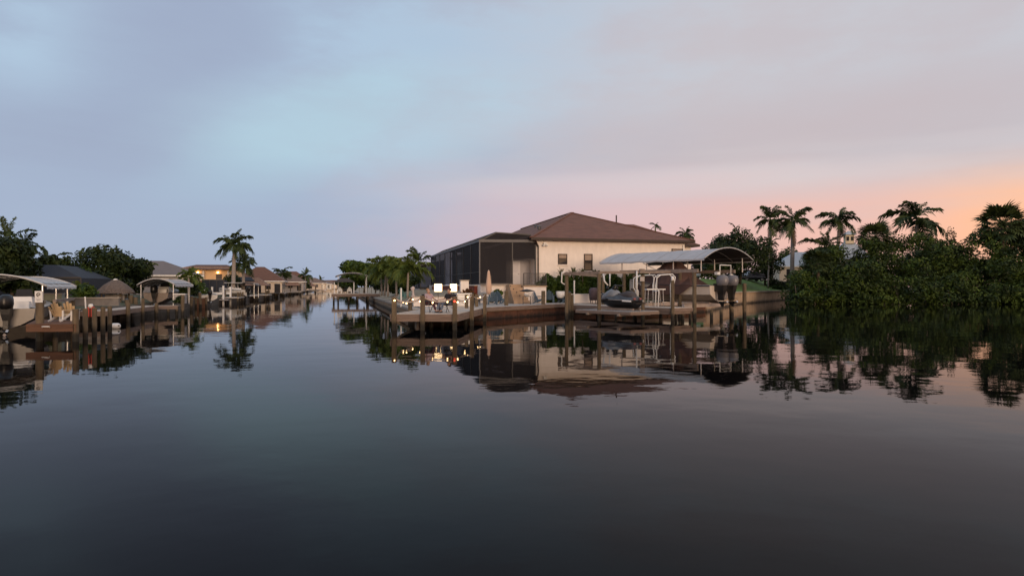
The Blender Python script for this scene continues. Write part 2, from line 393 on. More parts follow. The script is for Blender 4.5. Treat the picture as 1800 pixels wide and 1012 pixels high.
# ------------------------------------------------------------------ water and land
def water_mat():
    m = bpy.data.materials.new('canal_water'); m.use_nodes = True; t = m.node_tree; b = t.nodes['Principled BSDF']
    b.inputs['Base Color'].default_value = (.003, .003, .0035, 1); b.inputs['Roughness'].default_value = .02
    b.inputs['IOR'].default_value = 1.105
    g = t.nodes.new('ShaderNodeNewGeometry'); last = None
    for sc_, dist, vec, det in ((.55, .0075, (1, 1.25, 1), 1.5), (2.1, .0013, (1, 1.3, 1), 2.0), (.11, .016, (1, 1, 1), 1.0)):
        mp = t.nodes.new('ShaderNodeMapping'); mp.inputs['Scale'].default_value = vec; mp.inputs['Rotation'].default_value = (0, 0, sc_)
        t.links.new(g.outputs['Position'], mp.inputs[0])
        nz = t.nodes.new('ShaderNodeTexNoise'); nz.inputs['Scale'].default_value = sc_; nz.inputs['Detail'].default_value = det; nz.inputs['Roughness'].default_value = .45
        t.links.new(mp.outputs[0], nz.inputs['Vector'])
        bp = t.nodes.new('ShaderNodeBump'); bp.inputs['Strength'].default_value = 1; bp.inputs['Distance'].default_value = dist
        t.links.new(nz.outputs['Fac'], bp.inputs['Height'])
        if last: t.links.new(last.outputs[0], bp.inputs['Normal'])
        last = bp
    t.links.new(last.outputs[0], b.inputs['Normal'])
    return m
WATER = water_mat()
MB().add([(-3000, -1500, 0), (3000, -1500, 0), (3000, 4000, 0), (-3000, 4000, 0)], [(0, 1, 2, 3)]).build('water', WATER, kind='structure')

U = Vector((.9659, .2588, 0)); V = Vector((-.2588, .9659, 0)); TH = R(15)      # canal and house axes
WW = Vector((.8, .6, 0)); NN = Vector((-.6, .8, 0)); TD = math.atan2(.6, .8)     # dock axes
ZD = .82
def bankR(l, o=0): p = Vector((-5.9, 40.6, 0)) + V * l + U * o; return (p.x, p.y)
def bankL(l, o=0): p = Vector((-22.6, 27.0, 0)) + V * l - U * o; return (p.x, p.y)
SH = [(-5.9, 40.6), (-1.7, 43.8), (4.4, 53.2), (17.0, 56.6), (22, 68), (29.4, 83), (49, 113), (60, 125)]   # front shore of the corner lot
# corner lot, flat base
far = [bankR(1500), (1500, 1500), (1500, 125)]
MB().prism(list(reversed(SH)) + far[:1] + far[1:], -.6, .70).build('corner_lot_ground', SAND, kind='structure')
# planted bed that rises from the canal wall on the left of the pool cage
cols = []
for l in (13, 16, 22, 30, 46, 60, 120, 260, 600, 1490):
    k = min(1, .35 + (l - 10) / 22); o_ = 6.2 if l < 50 else 60 + l * .3
    cols.append([(*bankR(l, .4), .72), (*bankR(l, 1.6), .86), (*bankR(l, 3), .9 + .6 * k), (*bankR(l, 4.5), 1.0 + .8 * k), (*bankR(l, o_), 1.85)])
b = MB(); n = 5; b.v = [p for c in cols for p in c]
for i in range(len(cols) - 1):
    for k in range(n - 1): b.f.append((i * n + k, i * n + k + 1, (i + 1) * n + k + 1, (i + 1) * n + k))
b.build('planting_bed', SAND, smooth=True, kind='structure')
# lawn on the right, climbing from the tan wall to the street
rows = [[(17.3, 57.3, .9), (22.4, 68.4, 1.55), (29.8, 83.3, 1.62), (49.5, 113.2, 1.62), (61, 125.4, 1.6)],
        [(15.5, 60, 1.0), (20.5, 71, 1.75), (28.5, 86, 1.9), (48.4, 116, 1.9), (60, 129, 1.9)],
        [(13, 64, 1.6), (19, 77, 2.7), (27, 91, 3.35), (47, 121, 3.5), (60, 135, 3.4)],
        [(13, 80, 2.4), (18, 90, 3.4), (25, 104, 3.55), (45, 134, 3.65), (62, 150, 3.6)],
        [(-10, 300, 2.5), (40, 300, 3.6), (90, 300, 3.6), (160, 300, 3.6), (260, 300, 3.6)]]
b = MB(); b.v = [p for r_ in rows for p in r_]
for i in range(4):
    for k in range(4): b.f.append((i * 5 + k, i * 5 + k + 1, (i + 1) * 5 + k + 1, (i + 1) * 5 + k))
from mathutils.bvhtree import BVHTree
LBVH = BVHTree.FromPolygons([Vector(p) for p in b.v], [f for f in b.f])
def gz(x, y, dflt=1.0):
    h = LBVH.ray_cast(Vector((x, y, 50)), Vector((0, 0, -1)))
    return h[0].z if h[0] else dflt
b.build('lawn', LAWN, smooth=True, kind='structure')
b = MB(); dv = [(40.5, 108.5), (47, 118.2), (54, 126.5), (53, 129.5), (45.8, 121.2), (38.5, 111.5)]
b.add([(x, y, gz(x, y) + .03) for x, y in dv], [(0, 1, 4, 5), (1, 2, 3, 4)]).build('driveway', CONC, kind='structure')
# far bank on the left
cl = []
for l, in_ in ((-90, 7), (-20, 7), (0, 7), (9.6, 7), (9.7, 0), (20, 0), (60, 0), (150, 0), (400, 0), (1500, 0)):
    cl.append([(*bankL(l, in_), -.5), (*bankL(l, in_), .85), (*bankL(l, in_ + .4), .9), (*bankL(l, in_ + 4), 1.05), (*bankL(l, 14), 1.4), (*bankL(l, 900), 1.6)])
b = MB(); n = 6; b.v = [p for c in cl for p in c]
for i in range(len(cl) - 1):
    for k in range(n - 1): b.f.append((i * n + k, i * n + k + 1, (i + 1) * n + k + 1, (i + 1) * n + k))
b.build('left_bank_ground', mat('bank_grass', (.035, .06, .016), .95, .45, .7, col2=(.075, .075, .035)), kind='structure')
MB().prism([bankL(640, -2), bankR(640, 2), bankR(760, 2), bankL(760, -2)], -.5, 1.2).build('canal_head_ground', SAND, kind='structure')
MB().prism([(45, 89), (72, 87), (140, 88), (400, 100), (400, 200), (66, 140), (52, 106)], -.5, .15).build('mangrove_bank', mat('mud', (.04, .032, .022), .9, .3), kind='structure')

# seawalls
def wall_line(name, label, pts, z0, z1, th, m, cap=None, capm=None, panel=None):
    t = thing(name, label, 'seawall', (pts[0][0], pts[0][1], 0)); o = Vector((pts[0][0], pts[0][1], 0))
    for (p, q) in zip(pts[:-1], pts[1:]):
        p, q = Vector((*p, 0)) - o, Vector((*q, 0)) - o; d = q - p; ln = d.length; k = max(1, int(round(ln / panel))) if panel else 1
        for i in range(k):
            a, c = p + d * (i / k), p + d * ((i + 1) / k); g = d.normalized() * (.02 if k > 1 else 0)
            a, c = a + g, c - g
            MB().beam(a + Vector((0, 0, (z0 + z1) / 2)), c + Vector((0, 0, (z0 + z1) / 2)), th, z1 - z0).build('panel', m, t)
        if cap: MB().beam(p + Vector((0, 0, z1 + cap[1] / 2 + .003)), q + Vector((0, 0, z1 + cap[1] / 2 + .003)), cap[0], cap[1]).build('cap', capm, t)
    return t
wall_line('bulkhead', 'rust red panelled bulkhead under the front edge of the patio deck', [SH[0], SH[1], SH[2], SH[3]], -.6, .5, .16, BULK, None, None, 1.9)
wall_line('seawall', 'tan concrete seawall below the green lawn on the right', [SH[3], SH[4], SH[5], SH[6], SH[7]], -.6, 1.45, .3, TANC, (.6, .16), CONC, 6)
wall_line('seawall', 'long concrete seawall running down the canal beside the palms', [bankR(0), bankR(14), bankR(60), bankR(600)], -.6, .62, .25, TANC, (.7, .16), CONC, None)
wall_line('seawall', 'low grey seawall along the whole left side of the canal', [bankL(-40, 7), bankL(9.65, 7), bankL(9.65), bankL(60), bankL(300), bankL(640)], -.6, .86, .3, mat('shaded_concrete', (.105, .09, .075), .9, .35, .9), None, None, None)  # seawall concrete darkened in colour to stand for the shade on this bank

# ------------------------------------------------------------------ the stucco house on the corner
HA = (2.2, 58.0, 0)
def s_of(px):                       # place along the front wall for a photo column
    k = (px - 900) / F; return (k * 58 - 2.2) / (.9659 - .2588 * k)
def d_of(s): return 58 + .2588 * s
house = thing('stucco_house', 'cream stucco house with brown hipped roof on the corner lot', 'house', HA, TH)
ZE, ZF, WID, LEN = 6.35, 2.4, 14.9, 42.0
MB().box((WID / 2, LEN / 2, (ZE + .6) / 2), (WID, LEN, ZE - .6)).build('wall', W_STUCCO, house)
MB().box((16.6, 10.4, (ZE + .6) / 2), (3.38, 11.6, ZE - .62)).build('wing_wall', W_STUCCO, house)
def hip(s0, s1, t0, t1, z, ax, ay0, ay1, za, axis='y', th=.22):
    b = MB()
    e = [(s0, t0), (s1, t0), (s1, t1), (s0, t1)]
    vs = [(x, y, z - th) for x, y in e] + [(x, y, z) for x, y in e]
    vs += ([(ax, ay0, za), (ax, ay1, za)] if axis == 'y' else [(ay0, ax, za), (ay1, ax, za)])
    fs = [(0, 1, 2, 3)]
    if axis == 'y': fs += [(4, 5, 8), (5, 6, 9, 8), (6, 7, 9), (7, 4, 8, 9)]
    else: fs += [(4, 5, 9, 8), (5, 6, 9), (6, 7, 8, 9), (7, 4, 8)]
    return b.add(vs, fs), MB().add(vs[:8], [(0, 1, 5, 4), (1, 2, 6, 5), (2, 3, 7, 6), (3, 0, 4, 7)])
r1, f1 = hip(-.7, 15.6, -.7, 43, ZE + .24, 7.45, 11, 31, 10.3)
roof = r1.build('roof', ROOF, house)
f1.build('fascia', FASC, roof)
r2, f2 = hip(8, 18.95, 3.9, 16.9, ZE + .22, 10.4, 10.5, 14.6, 9.15, 'x')
rw = r2.build('wing_roof', ROOF, house); f2.build('fascia', FASC, rw)
MB().beam((7.45, 10.8, 10.31), (7.45, 31.2, 10.31), .35, .08).build('ridge_cap', ROOF, roof)
MB().beam((-.7, -.7, ZE + .27), (7.45, 11, 10.33), .3, .08).build('hip_cap', ROOF, roof)
MB().beam((15.6, -.7, ZE + .27), (7.45, 11, 10.33), .3, .08).build('hip_cap', ROOF, roof)
MB().tube([(10.9, 6.9, 8.6), (10.9, 6.9, 9.7)], .07, 7).build('vent_pipe', FASC, roof)
for q in ((2.2, 6.2, 8.05), (4.6, 15, 9.0)):
    MB().lathe([(.2, 0), (.2, .2), (.26, .22), (.2, .34), (.05, .4)], (q[0], q[1], q[2] - .08), 9).build('roof_vent', GREYFR, roof)
def window(x0, x1, y0, y1, nm='window'):
    s0, s1 = s_of(x0), s_of(x1); d = d_of((s0 + s1) / 2); z1, z0 = zy(y0, d), zy(y1, d)
    w = MB().box(((s0 + s1) / 2, -.012, (z0 + z1) / 2), (s1 - s0, .03, z1 - z0)).build(nm, GLASS, house)
    b = MB()
    for x in (s0, s1): b.box((x, -.03, (z0 + z1) / 2), (.08, .09, z1 - z0 + .08))
    for z in (z0, z1): b.box(((s0 + s1) / 2, -.031, z), (s1 - s0 - .08, .09, .08))
    b.box(((s0 + s1) / 2, -.034, z0 + (z1 - z0) * .48), (s1 - s0 - .08, .07, .06)); b.build('frame', FASC, w)
    MB().box(((s0 + s1) / 2, -.06, z0 - .09), (s1 - s0 + .25, .12, .08)).build('sill', W_STUCCO, w)
    MB().box(((s0 + s1) / 2, -.03, z1 - (z1 - z0) * .2), (s1 - s0 - .09, .012, (z1 - z0) * .36)).build('blind', mat('blind', (.36, .27, .21), .8, .1), w)
window(981.5, 996, 447, 464); window(1027, 1040.5, 447, 475); window(1181, 1199, 438, 452)
MB().beam((.14, -.08, .9), (.14, -.08, ZE - .5), .13, .1).build('downspout', FASC, house)
MB().beam((.14, -.08, ZE - .52), (-.25, -.45, ZE + .0), .12, .1).build('downspout', FASC, house)
MB().beam((14.72, -.07, .9), (14.72, -.07, ZE - .15), .11, .1).build('downspout', WHITE, house)
fl = MB().box((.75, -.14, ZE - .22), (.28, .28, .16)).build('flood_light', WHITE, house)
MB().lathe([(.05, 0), (.13, .06), (.13, .16)], (.62, -.3, ZE - .5), 8).build('bulb_housing', WHITE, fl)
MB().lathe([(.05, 0), (.13, .06), (.13, .16)], (.9, -.3, ZE - .5), 8).build('bulb_housing', WHITE, fl)
# pool deck plinth, lanai wall and steps
MB().box((-2.75, 15.5, (ZF + .5) / 2), (5.46, 34.2, ZF - .5)).build('pool_deck', W_STUCCO, house)
MB().box((-2.7, -1.66, ZF - .02), (5.6, .3, .1)).build('deck_coping', CONC, house)
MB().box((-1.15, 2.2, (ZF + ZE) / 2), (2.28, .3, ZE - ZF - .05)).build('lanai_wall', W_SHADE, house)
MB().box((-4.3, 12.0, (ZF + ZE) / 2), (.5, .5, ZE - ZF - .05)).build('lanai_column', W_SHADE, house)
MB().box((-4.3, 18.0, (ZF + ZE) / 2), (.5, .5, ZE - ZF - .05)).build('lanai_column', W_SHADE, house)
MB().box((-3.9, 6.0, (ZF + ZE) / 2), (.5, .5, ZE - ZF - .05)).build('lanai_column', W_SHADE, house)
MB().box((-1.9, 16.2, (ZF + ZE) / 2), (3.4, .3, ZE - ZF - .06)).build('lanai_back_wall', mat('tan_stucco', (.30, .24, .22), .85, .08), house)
MB().box((-.06, 18, (ZF + ZE) / 2), (.1, 28, ZE - ZF - .1)).build('lanai_shade_panel', mat('shaded_tan_stucco', (.14, .115, .11), .85, .1), house)  # dark panel added over the pale wall, shade of the cage in its colour
dr = MB().box((-1.45, 2.02, ZF + 1.1), (.98, .06, 2.2)).build('door', mat('pale_door', (.60, .58, .60), .5, .04), house)
MB().ball((-1.1, 1.95, ZF + 1.0), .05).build('handle', ALU, dr)
MB().box((-1.45, 1.99, ZF + 1.55), (.6, .03, .8)).build('door_panel', mat('pale_door2', (.55, .53, .56), .5, .04), dr)
sl = MB().box((-2.9, 5.0, ZF + 1.3), (1.7, .05, 2.6)).build('sliding_door', GLASS, house)
for x in (-3.75, -2.9, -2.05): MB().box((x, 4.95, ZF + 1.3), (.07, .08, 2.66)).build('frame', BRONZE, sl)
# entry steps
STEP = mat('tan_step', (.42, .29, .19), .85, .15, 1.5)
stp = thing('entry_steps', 'tan steps with small dark step lights up to the pool deck', 'steps', (HA[0], HA[1], 0), TH)
for i in range(6):
    z1 = ZD + (ZF - ZD) * (i + 1) / 6; t1 = -5.0 + i * .48
    MB().box((-2.8 + .02 * i, (t1 - 1.66) / 2 - .1, (z1 + .7) / 2), (1.35 - .06 * i, -1.66 - t1, z1 - .7)).build('step', STEP, stp)
    if i: MB().lathe([(.055, 0), (.055, .012)], (0, 0, 0), 8).build('step_light', BLACK, stp).matrix_local = Matrix.Translation((-2.45 - .14 * i, t1 + .0 - .14 + (-1.66 - t1) * 0 + .0, z1 - .13)) @ Matrix.Rotation(R(90), 4, 'X')
lan = MB().box((-1.1, -2.4, (ZF + .6) / 2 - .1), (2.0, 1.5, ZF - .8)).build('landing', W_STUCCO, stp)
MB().box((-1.1, -2.4, ZF - .15), (2.15, 1.6, .1)).build('landing_coping', STEP, stp)
rl = thing('railing', 'dark picket railing on the landing beside the pale door', 'railing', (HA[0], HA[1], 0), TH)
for z in (ZF + .02, ZF + .95): MB().beam((-2.1, -3.1, z), (-.1, -3.1, z), .05, .05).build('rail', BRONZE, rl)
for i in range(18):
    x = -2.1 + i * .1176; MB().beam((x, -3.1, ZF - .1), (x, -3.1, ZF + .93), .03 if i not in (0, 17) else .07, .03 if i not in (0, 17) else .07).build('picket', BRONZE, rl)
# screened pool cage
cage = thing('pool_cage', 'dark screened pool cage on the left side of the house', 'pool cage', (HA[0], HA[1], ZF), TH)
m_ = bpy.data.materials.new('insect_screen'); m_.use_nodes = True; t_ = m_.node_tree
tb = t_.nodes.new('ShaderNodeBsdfTransparent'); mx = t_.nodes.new('ShaderNodeMixShader'); mx.inputs[0].default_value = .66
pb = t_.nodes['Principled BSDF']; pb.inputs['Base Color'].default_value = (.028, .026, .029, 1); pb.inputs['Roughness'].default_value = .8; pb.inputs['Specular IOR Level'].default_value = .1
nz = t_.nodes.new('ShaderNodeTexNoise'); nz.inputs['Scale'].default_value = .8; cc = t_.nodes.new('ShaderNodeTexCoord'); t_.links.new(cc.outputs['Object'], nz.inputs['Vector'])
mr = t_.nodes.new('ShaderNodeMapRange'); mr.inputs[3].default_value = .89; mr.inputs[4].default_value = .96; t_.links.new(nz.outputs['Fac'], mr.inputs[0]); t_.links.new(mr.outputs[0], mx.inputs[0])
t_.links.new(tb.outputs[0], mx.inputs[1]); t_.links.new(pb.outputs[0], mx.inputs[2]); t_.links.new(mx.outputs[0], t_.nodes['Material Output'].inputs[0])
SCREEN = m_
def quadpart(nm, a, b_, c, d, m, par): return MB().add([a, b_, c, d], [(0, 1, 2, 3)]).build(nm, m, par, fix=False)
CS, CL, CT = -5.23, 31.0, 6.25 - ZF           # left edge, length, eave height over the deck
nb = 8
for i in range(nb + 1):
    t = CL * i / nb
    MB().beam((CS, t, 0), (CS, t, CT), .1, .1).build('post', GREYFR if i == 0 else BRONZE, cage)
    MB().beam((CS, t, CT), (CS + 1.5, t, CT + .75), .1, .1).build('rafter', BRONZE, cage)
    MB().beam((CS + 1.5, t, CT + .75), (-.5, t, CT + .62), .1, .1).build('rafter', BRONZE, cage)
    if i < nb:
        t2 = CL * (i + 1) / nb; e = .05
        quadpart('screen', (CS, t + e, .05), (CS, t2 - e, .05), (CS, t2 - e, CT - .06), (CS, t + e, CT - .06), SCREEN, cage)
        quadpart('screen', (CS + .05, t + e, CT + .02), (CS + .05, t2 - e, CT + .02), (CS + 1.5, t2 - e, CT + .74), (CS + 1.5, t + e, CT + .74), SCREEN, cage)
        quadpart('screen', (CS + 1.55, t + e, CT + .74), (CS + 1.55, t2 - e, CT + .74), (-.55, t2 - e, CT + .63), (-.55, t + e, CT + .63), SCREEN, cage)
        MB().beam((CS + .002, t + .05, 1.1), (CS + .002, t2 - .05, 1.1), .06, .06).build('chair_rail', BRONZE, cage)
MB().beam((CS, -.06, CT), (CS, CL, CT), .16, .2).build('eave_beam', GREYFR, cage)
MB().beam((CS + 1.5, 0, CT + .76), (CS + 1.5, CL, CT + .76), .1, .1).build('purlin', BRONZE, cage)
MB().beam((CS, -.003, CT + .0), (-.3, -.003, CT + .06), .12, .24).build('front_beam', GREYFR, cage)
MB().beam((CS, -.003, .06), (-2.2, -.003, .06), .1, .12).build('sole_plate', BRONZE, cage)
for x in (-2.25, -.1): MB().beam((x, 0, 0), (x, 0, CT - .1), .1, .1).build('post', BRONZE, cage)
quadpart('screen', (CS + .06, 0, .1), (-2.3, 0, .1), (-2.3, 0, CT - .1), (CS + .06, 0, CT - .12), SCREEN, cage)
quadpart('screen', (-2.2, 0, 2.3), (-.15, 0, 2.3), (-.15, 0, CT - .1), (-2.2, 0, CT - .1), SCREEN, cage)
MB().add([(CS, -.0, CT + .1), (-.5, 0, CT + .1), (-.5, 0, CT + .62), (CS + 1.5, 0, CT + .74)], [(0, 1, 2, 3)]).build('screen', SCREEN, cage, fix=False)
# lower cage further back
cg2 = thing('pool_cage', 'lower screened enclosure behind the tall pool cage', 'pool cage', (HA[0], HA[1], 1.9), TH)
for i in range(4):
    t = 31.4 + 5 * i; MB().beam((-6.6, t, 0), (-6.6, t, 3.2), .1, .1).build('post', BRONZE, cg2)
    if i < 3: quadpart('screen', (-6.6, t + .05, .05), (-6.6, t + 4.95, .05), (-6.6, t + 4.95, 3.15), (-6.6, t + .05, 3.15), SCREEN, cg2)
    MB().beam((-6.6, t, 3.2), (-3.4, t, 3.9), .1, .1).build('rafter', BRONZE, cg2)
MB().beam((-6.6, 31.3, 3.22), (-6.6, 46.5, 3.22), .14, .16).build('eave_beam', GREYFR, cg2)
quadpart('screen', (-6.6, 31.5, 3.25), (-6.6, 46.4, 3.25), (-3.4, 46.4, 3.92), (-3.4, 31.5, 3.92), SCREEN, cg2)
quadpart('screen', (-6.55, 31.4, .05), (-3.4, 31.4, .05), (-3.4, 31.4, 3.9), (-6.55, 31.4, 3.2), SCREEN, cg2)
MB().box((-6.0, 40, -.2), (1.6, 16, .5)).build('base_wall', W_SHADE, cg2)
# low red planter wall under the cage screen
rw_ = thing('planter_wall', 'low red brick wall along the foot of the pool cage', 'wall', (HA[0], HA[1], 0), TH)
BRK = mat('red_brick', (.22, .05, .03), .85, .25, 5)
for k in range(9): MB().box((CS - .35, 1.2 + 3.0 * k, 1.75), (.35, 2.96, 1.0)).build('panel', BRK, rw_)
MB().box((CS - .35, 13.2, 2.29), (.45, 27.2, .08)).build('coping', STEP, rw_)

# ------------------------------------------------------------------ patio deck and docks
pdk = thing('patio_deck', 'weathered plank patio deck behind the rust red bulkhead', 'deck', (0, 48, 0))
o_ = Vector((0, 48, 0))
poly = [(-5.5, 41.0), (-1.75, 43.5), (4.35, 52.95), (16.9, 56.3), (16.5, 58.0), (3.5, 57.2), (.5, 57.0), (-3.2, 55.4), (-9.0, 56.0)]
MB().prism([(x, y - 48) for x, y in poly], ZD - .10, ZD).build('boards', mat('deck_boards', (.42, .38, .34), .85, .25, 1.6, vec=(.5, 6, 1)), pdk)
for a, c in (((-1.75, 43.5), (4.35, 52.95)), ((4.35, 52.95), (16.9, 56.3)), ((-5.5, 41.0), (-1.75, 43.5))):
    d = (Vector(c) - Vector(a)).normalized(); nn = Vector((d.y, -d.x)) * .06
    MB().beam((a[0] + nn.x, a[1] - 48 + nn.y, ZD - .14), (c[0] + nn.x, c[1] - 48 + nn.y, ZD - .14), .06, .26).build('fascia_board', FASW, pdk)
def pile(par, x, y, zt, o=(0, 0), r=.115, sq=False, zw=.28, capm=None):
    b = MB(); x -= o[0]; y -= o[1]; c = MB()
    if sq: b.beam((x, y, zw), (x, y, zt), 2 * r, 2 * r); c.beam((x, y, -1), (x, y, zw), 2 * r - .01, 2 * r - .01)
    else: b.tube([(x, y, zw), (x, y, zt)], r, 10); c.tube([(x, y, -1), (x, y, zw)], r * .98, 10)
    p = b.build('pile', PILE, par); c.build('wet_foot', WET, p)
    if capm: MB().lathe([(r * 1.1, 0), (r * 1.1, .04), (.01, .16)], (x, y, zt), 10).build('cap', capm, p)
for px, d, yt in ((890, 47.6, 511), (955, 50.6, 511)):
    x, y = pos(px, d); pile(pdk, x, y, zy(yt, d), (0, 48), .16)

def plank_rows(par, a, b_, c, d, w=.145, z=ZD, th=.045, m=PLANK):
    """planks parallel to a-b, from edge a-b to edge d-c (each a part)"""
    a, b_, c, d = [Vector((*p, 0)) for p in (a, b_, c, d)]; n = max(2, int(((d - a).length + (c - b_).length) / 2 / w))
    rd = random.Random(int(abs(a.x * 77 + a.y)))
    for i in range(n):
        t0, t1 = (i + .04) / n, (i + .96) / n; dz = rd.uniform(-.004, .004)
        q = [a.lerp(d, t0), b_.lerp(c, t0), b_.lerp(c, t1), a.lerp(d, t1)]
        MB().prism([(p.x, p.y) for p in q], z - th + dz, z + dz).build('plank', m, par, fix=False)

# front platform with the rope rail
PF = [(-6.15, 32.8), (-2.81, 32.8), (-1.75, 43.3), (-5.5, 40.9)]
plat = thing('dock_platform', 'weathered wooden platform standing out over the water with rope posts', 'dock', (-4.5, 33, 0))
O = (-4.5, 33.0); loc = lambda p: (p[0] - O[0], p[1] - O[1])
plank_rows(plat, loc(PF[0]), loc(PF[1]), loc(PF[2]), loc(PF[3]))
for a, c in ((PF[0], PF[1]), (PF[1], PF[2]), (PF[3], PF[0])):
    a2, c2 = Vector((*loc(a), 0)), Vector((*loc(c), 0)); d = (c2 - a2).normalized(); nn = Vector((d.y, -d.x, 0)) * .05
    MB().beam(a2 + nn + Vector((0, 0, ZD - .115)), c2 + nn + Vector((0, 0, ZD - .115)), .05, .19).build('fascia_board', FASW, plat)
    MB().beam(a2 + nn * .6 + Vector((0, 0, ZD - .3)), c2 + nn * .6 + Vector((0, 0, ZD - .3)), .05, .17).build('fascia_board', FASW, plat)
RP = []
for px, d, yt, yb in ((693, 32.7, 522, 0), (743, 32.68, 519.5, 0), (799.5, 32.68, 521, 0), (829.5, 36.4, 516.5, 0), (852, 41.0, 516.5, 0), (721, 38.0, 521.5, 0), (820, 41.5, 518, 0), (838, 44.5, 517, 0)):
    x, y = pos(px, d); zt = zy(yt, d); RP.append((x, y, zt)); pile(plat, x, y, zt, O, .11, True, .36)
for px, d in ((726, 38), (758, 35.5), (778, 37), (787, 40), (818, 38)):
    x, y = pos(px, d); MB().tube([(x - O[0], y - O[1], -1), (x - O[0], y - O[1], ZD - .1)], .1, 8).build('support_pile', WET, plat)
x, y = pos(693, 32.75)
MB().beam((x - O[0] + .1, y - O[1], .42), (x - O[0] + .75, y - O[1] + .05, .05), .12, .12).build('brace', WET, plat)
MB().beam((x - O[0] + .75, y - O[1] + .05, .05), (x - O[0] + .05, y - O[1], -.45), .12, .12).build('brace', WET, plat)

ROPE = mat('rope', (.52, .42, .36), .9, .15, 20)
rp = thing('rope_rail', 'thick pale rope hung in swags between the platform posts', 'rope', (-4.5, 33, 0))
BULB = mat('warm_bulb', (1, .8, .5), .4, 0, emit=(1.0, .62, .28), es=9)
REDB = mat('red_bulb', (.8, .1, .06), .4, 0, emit=(1.0, .10, .05), es=1.2)
stl = thing('string_lights', 'string of small warm bulbs strung along the platform rope', 'string lights', (-4.5, 33, 0))
def swag(a, c, sag, n=12): return [Vector(a).lerp(Vector(c), i / n) - Vector((O[0], O[1], sag * 4 * (i / n) * (1 - i / n) + .06)) for i in range(n + 1)]
order = [(0, 1), (1, 2), (2, 3), (3, 4)]
for i, j in order:
    MB().tube(swag(RP[i], RP[j], .24), .035, 6).build('rope_swag', ROPE, rp, True)
    MB().tube(swag(RP[i], RP[j], .34), .008, 4).build('wire', BLACK, stl)
left_end = (*bankR(10, .3), 1.05)
MB().tube(swag(RP[0], RP[5], .3), .035, 6).build('rope_swag', ROPE, rp, True)
for px, py, d in ((693.5, 528, 32.5), (709, 531, 35), (714.5, 533, 34.5), (725.5, 526.5, 37.8), (738, 529.5, 35), (760.5, 532, 32.7), (786.5, 530.5, 32.7), (804.5, 531, 32.6), (817, 530, 35), (822, 522, 36.2), (840, 525, 39), (844, 522, 39.6)):
    x, y = pos(px, d); MB().ball((x - O[0], y - O[1], zy(py, d)), .038, 8, 6).build('bulb', BULB, stl, True)
x, y = pos(799, 32.5); MB().ball((x - O[0], y - O[1], zy(529.5, 32.5)), .06, 8, 6).build('red_bulb', REDB, stl, True, label='red bulb on the corner post')
# two glowing lamps
SHADE = mat('lit_shade', (1, .9, .75), .6, 0, emit=(1.0, .64, .30), es=3.4)
for px, d, w, lab in ((770.2, 42, .5, 'left of the two glowing square floor lamps behind the seated people'), (797.2, 42, .44, 'right of the two glowing square floor lamps behind the seated people')):
    x, y = pos(px, d); l = thing('floor_lamp', lab, 'lamp', (x, y, ZD), .2, 'glowing floor lamps on the patio'); zc = zy(505.7, d) - ZD
    MB().lathe([(w * .46, -.25), (w * .5, -.22), (w * .5, .22), (w * .46, .25)], (0, 0, zc), 24).build('lamp_shade', SHADE, l, True)
    MB().tube([(0, 0, .03), (0, 0, zc)], .02, 6).build('pole', DKMET, l)
    MB().lathe([(.18, 0), (.18, .03), (.03, .05)], (0, 0, 0), 14).build('base', DKMET, l)

# finger pier
pier = thing('finger_pier', 'wooden finger pier between the jet ski lift and the boat lift', 'dock', (11.3, 42.8, 0), TD)
plank_rows(pier, (-1.15, 0), (1.1, 0), (1.1, 11.2), (-1.15, 10.2))
for a, c in (((-1.15, 0), (1.1, 0)), ((1.1, 0), (1.1, 11)), ((-1.15, 10), (-1.15, 0))):
    MB().beam((a[0], a[1] - (.03 if a[1] == c[1] else 0), ZD - .14), (c[0], c[1] - (.03 if a[1] == c[1] else 0), ZD - .14), .05, .22).build('fascia_board', FASW, pier)
    MB().beam((a[0] * .97, a[1] + .06, ZD - .34), (c[0] * .97, c[1] + .06, ZD - .34), .05, .16).build('stringer', FASW, pier)
for x, y, zt in ((-1.1, -.12, 2.6), (-.35, .2, .7), (.35, .2, .7), (1.0, .1, .75), (-1.05, 5, .7), (1.0, 5, .7), (-1.2, 9.5, 1.6), (1.0, 9, .7)):
    pile(pier, x, y, zt, r=.12 if zt > 1 else .1)
lt = MB().lathe([(.07, 0), (.1, .05), (.1, .22), (.03, .3)], (-1.1, -.12, 2.6), 10).build('post_light', WHITE, pier, True)
# gantry of the jet ski lift
gan = thing('lift_gantry', 'timber gantry with long beam over the jet ski', 'lift', (5.7, 42, 0))
G = [pos(996, 44) + (3.02,), pos(1053, 42) + (3.05,), pos(1130, 43.4) + (3.0,), pos(1195, 47) + (3.25,), pos(1115, 49) + (3.1,), pos(1060, 51) + (2.9,)]
GL = [(g[0] - 5.7, g[1] - 42, g[2]) for g in G]
for g in GL: pile(gan, g[0], g[1], g[2], r=.125)
GW = mat('grey_timber', (.24, .19, .16), .85, .25, 3)
MB().beam((GL[0][0] - .1, GL[0][1], 3.1), (GL[1][0] + .1, GL[1][1], 3.12), .2, .2).build('beam', GW, gan)
MB().beam((GL[1][0], GL[1][1], 3.13), (GL[3][0], GL[3][1], 3.28), .16, .17).build('beam', GW, gan)
MB().beam((GL[0][0], GL[0][1] + .2, 3.12), (GL[5][0], GL[5][1], 3.02), .14, .16).build('beam', GW, gan)
PIPE = .035
tb_ = lambda pts, r=PIPE, m=WHITE, par=gan, nm='pipe': MB().tube(pts, r, 7).build(nm, m, par, True)
tb_([(GL[0][0] - .1, GL[0][1] - .12, 3.2), (GL[0][0] - .32, GL[0][1] - .12, 3.2), (GL[0][0] - .36, GL[0][1] - .12, 2.5), (GL[0][0] - .14, GL[0][1] - .12, 2.36)], .045)
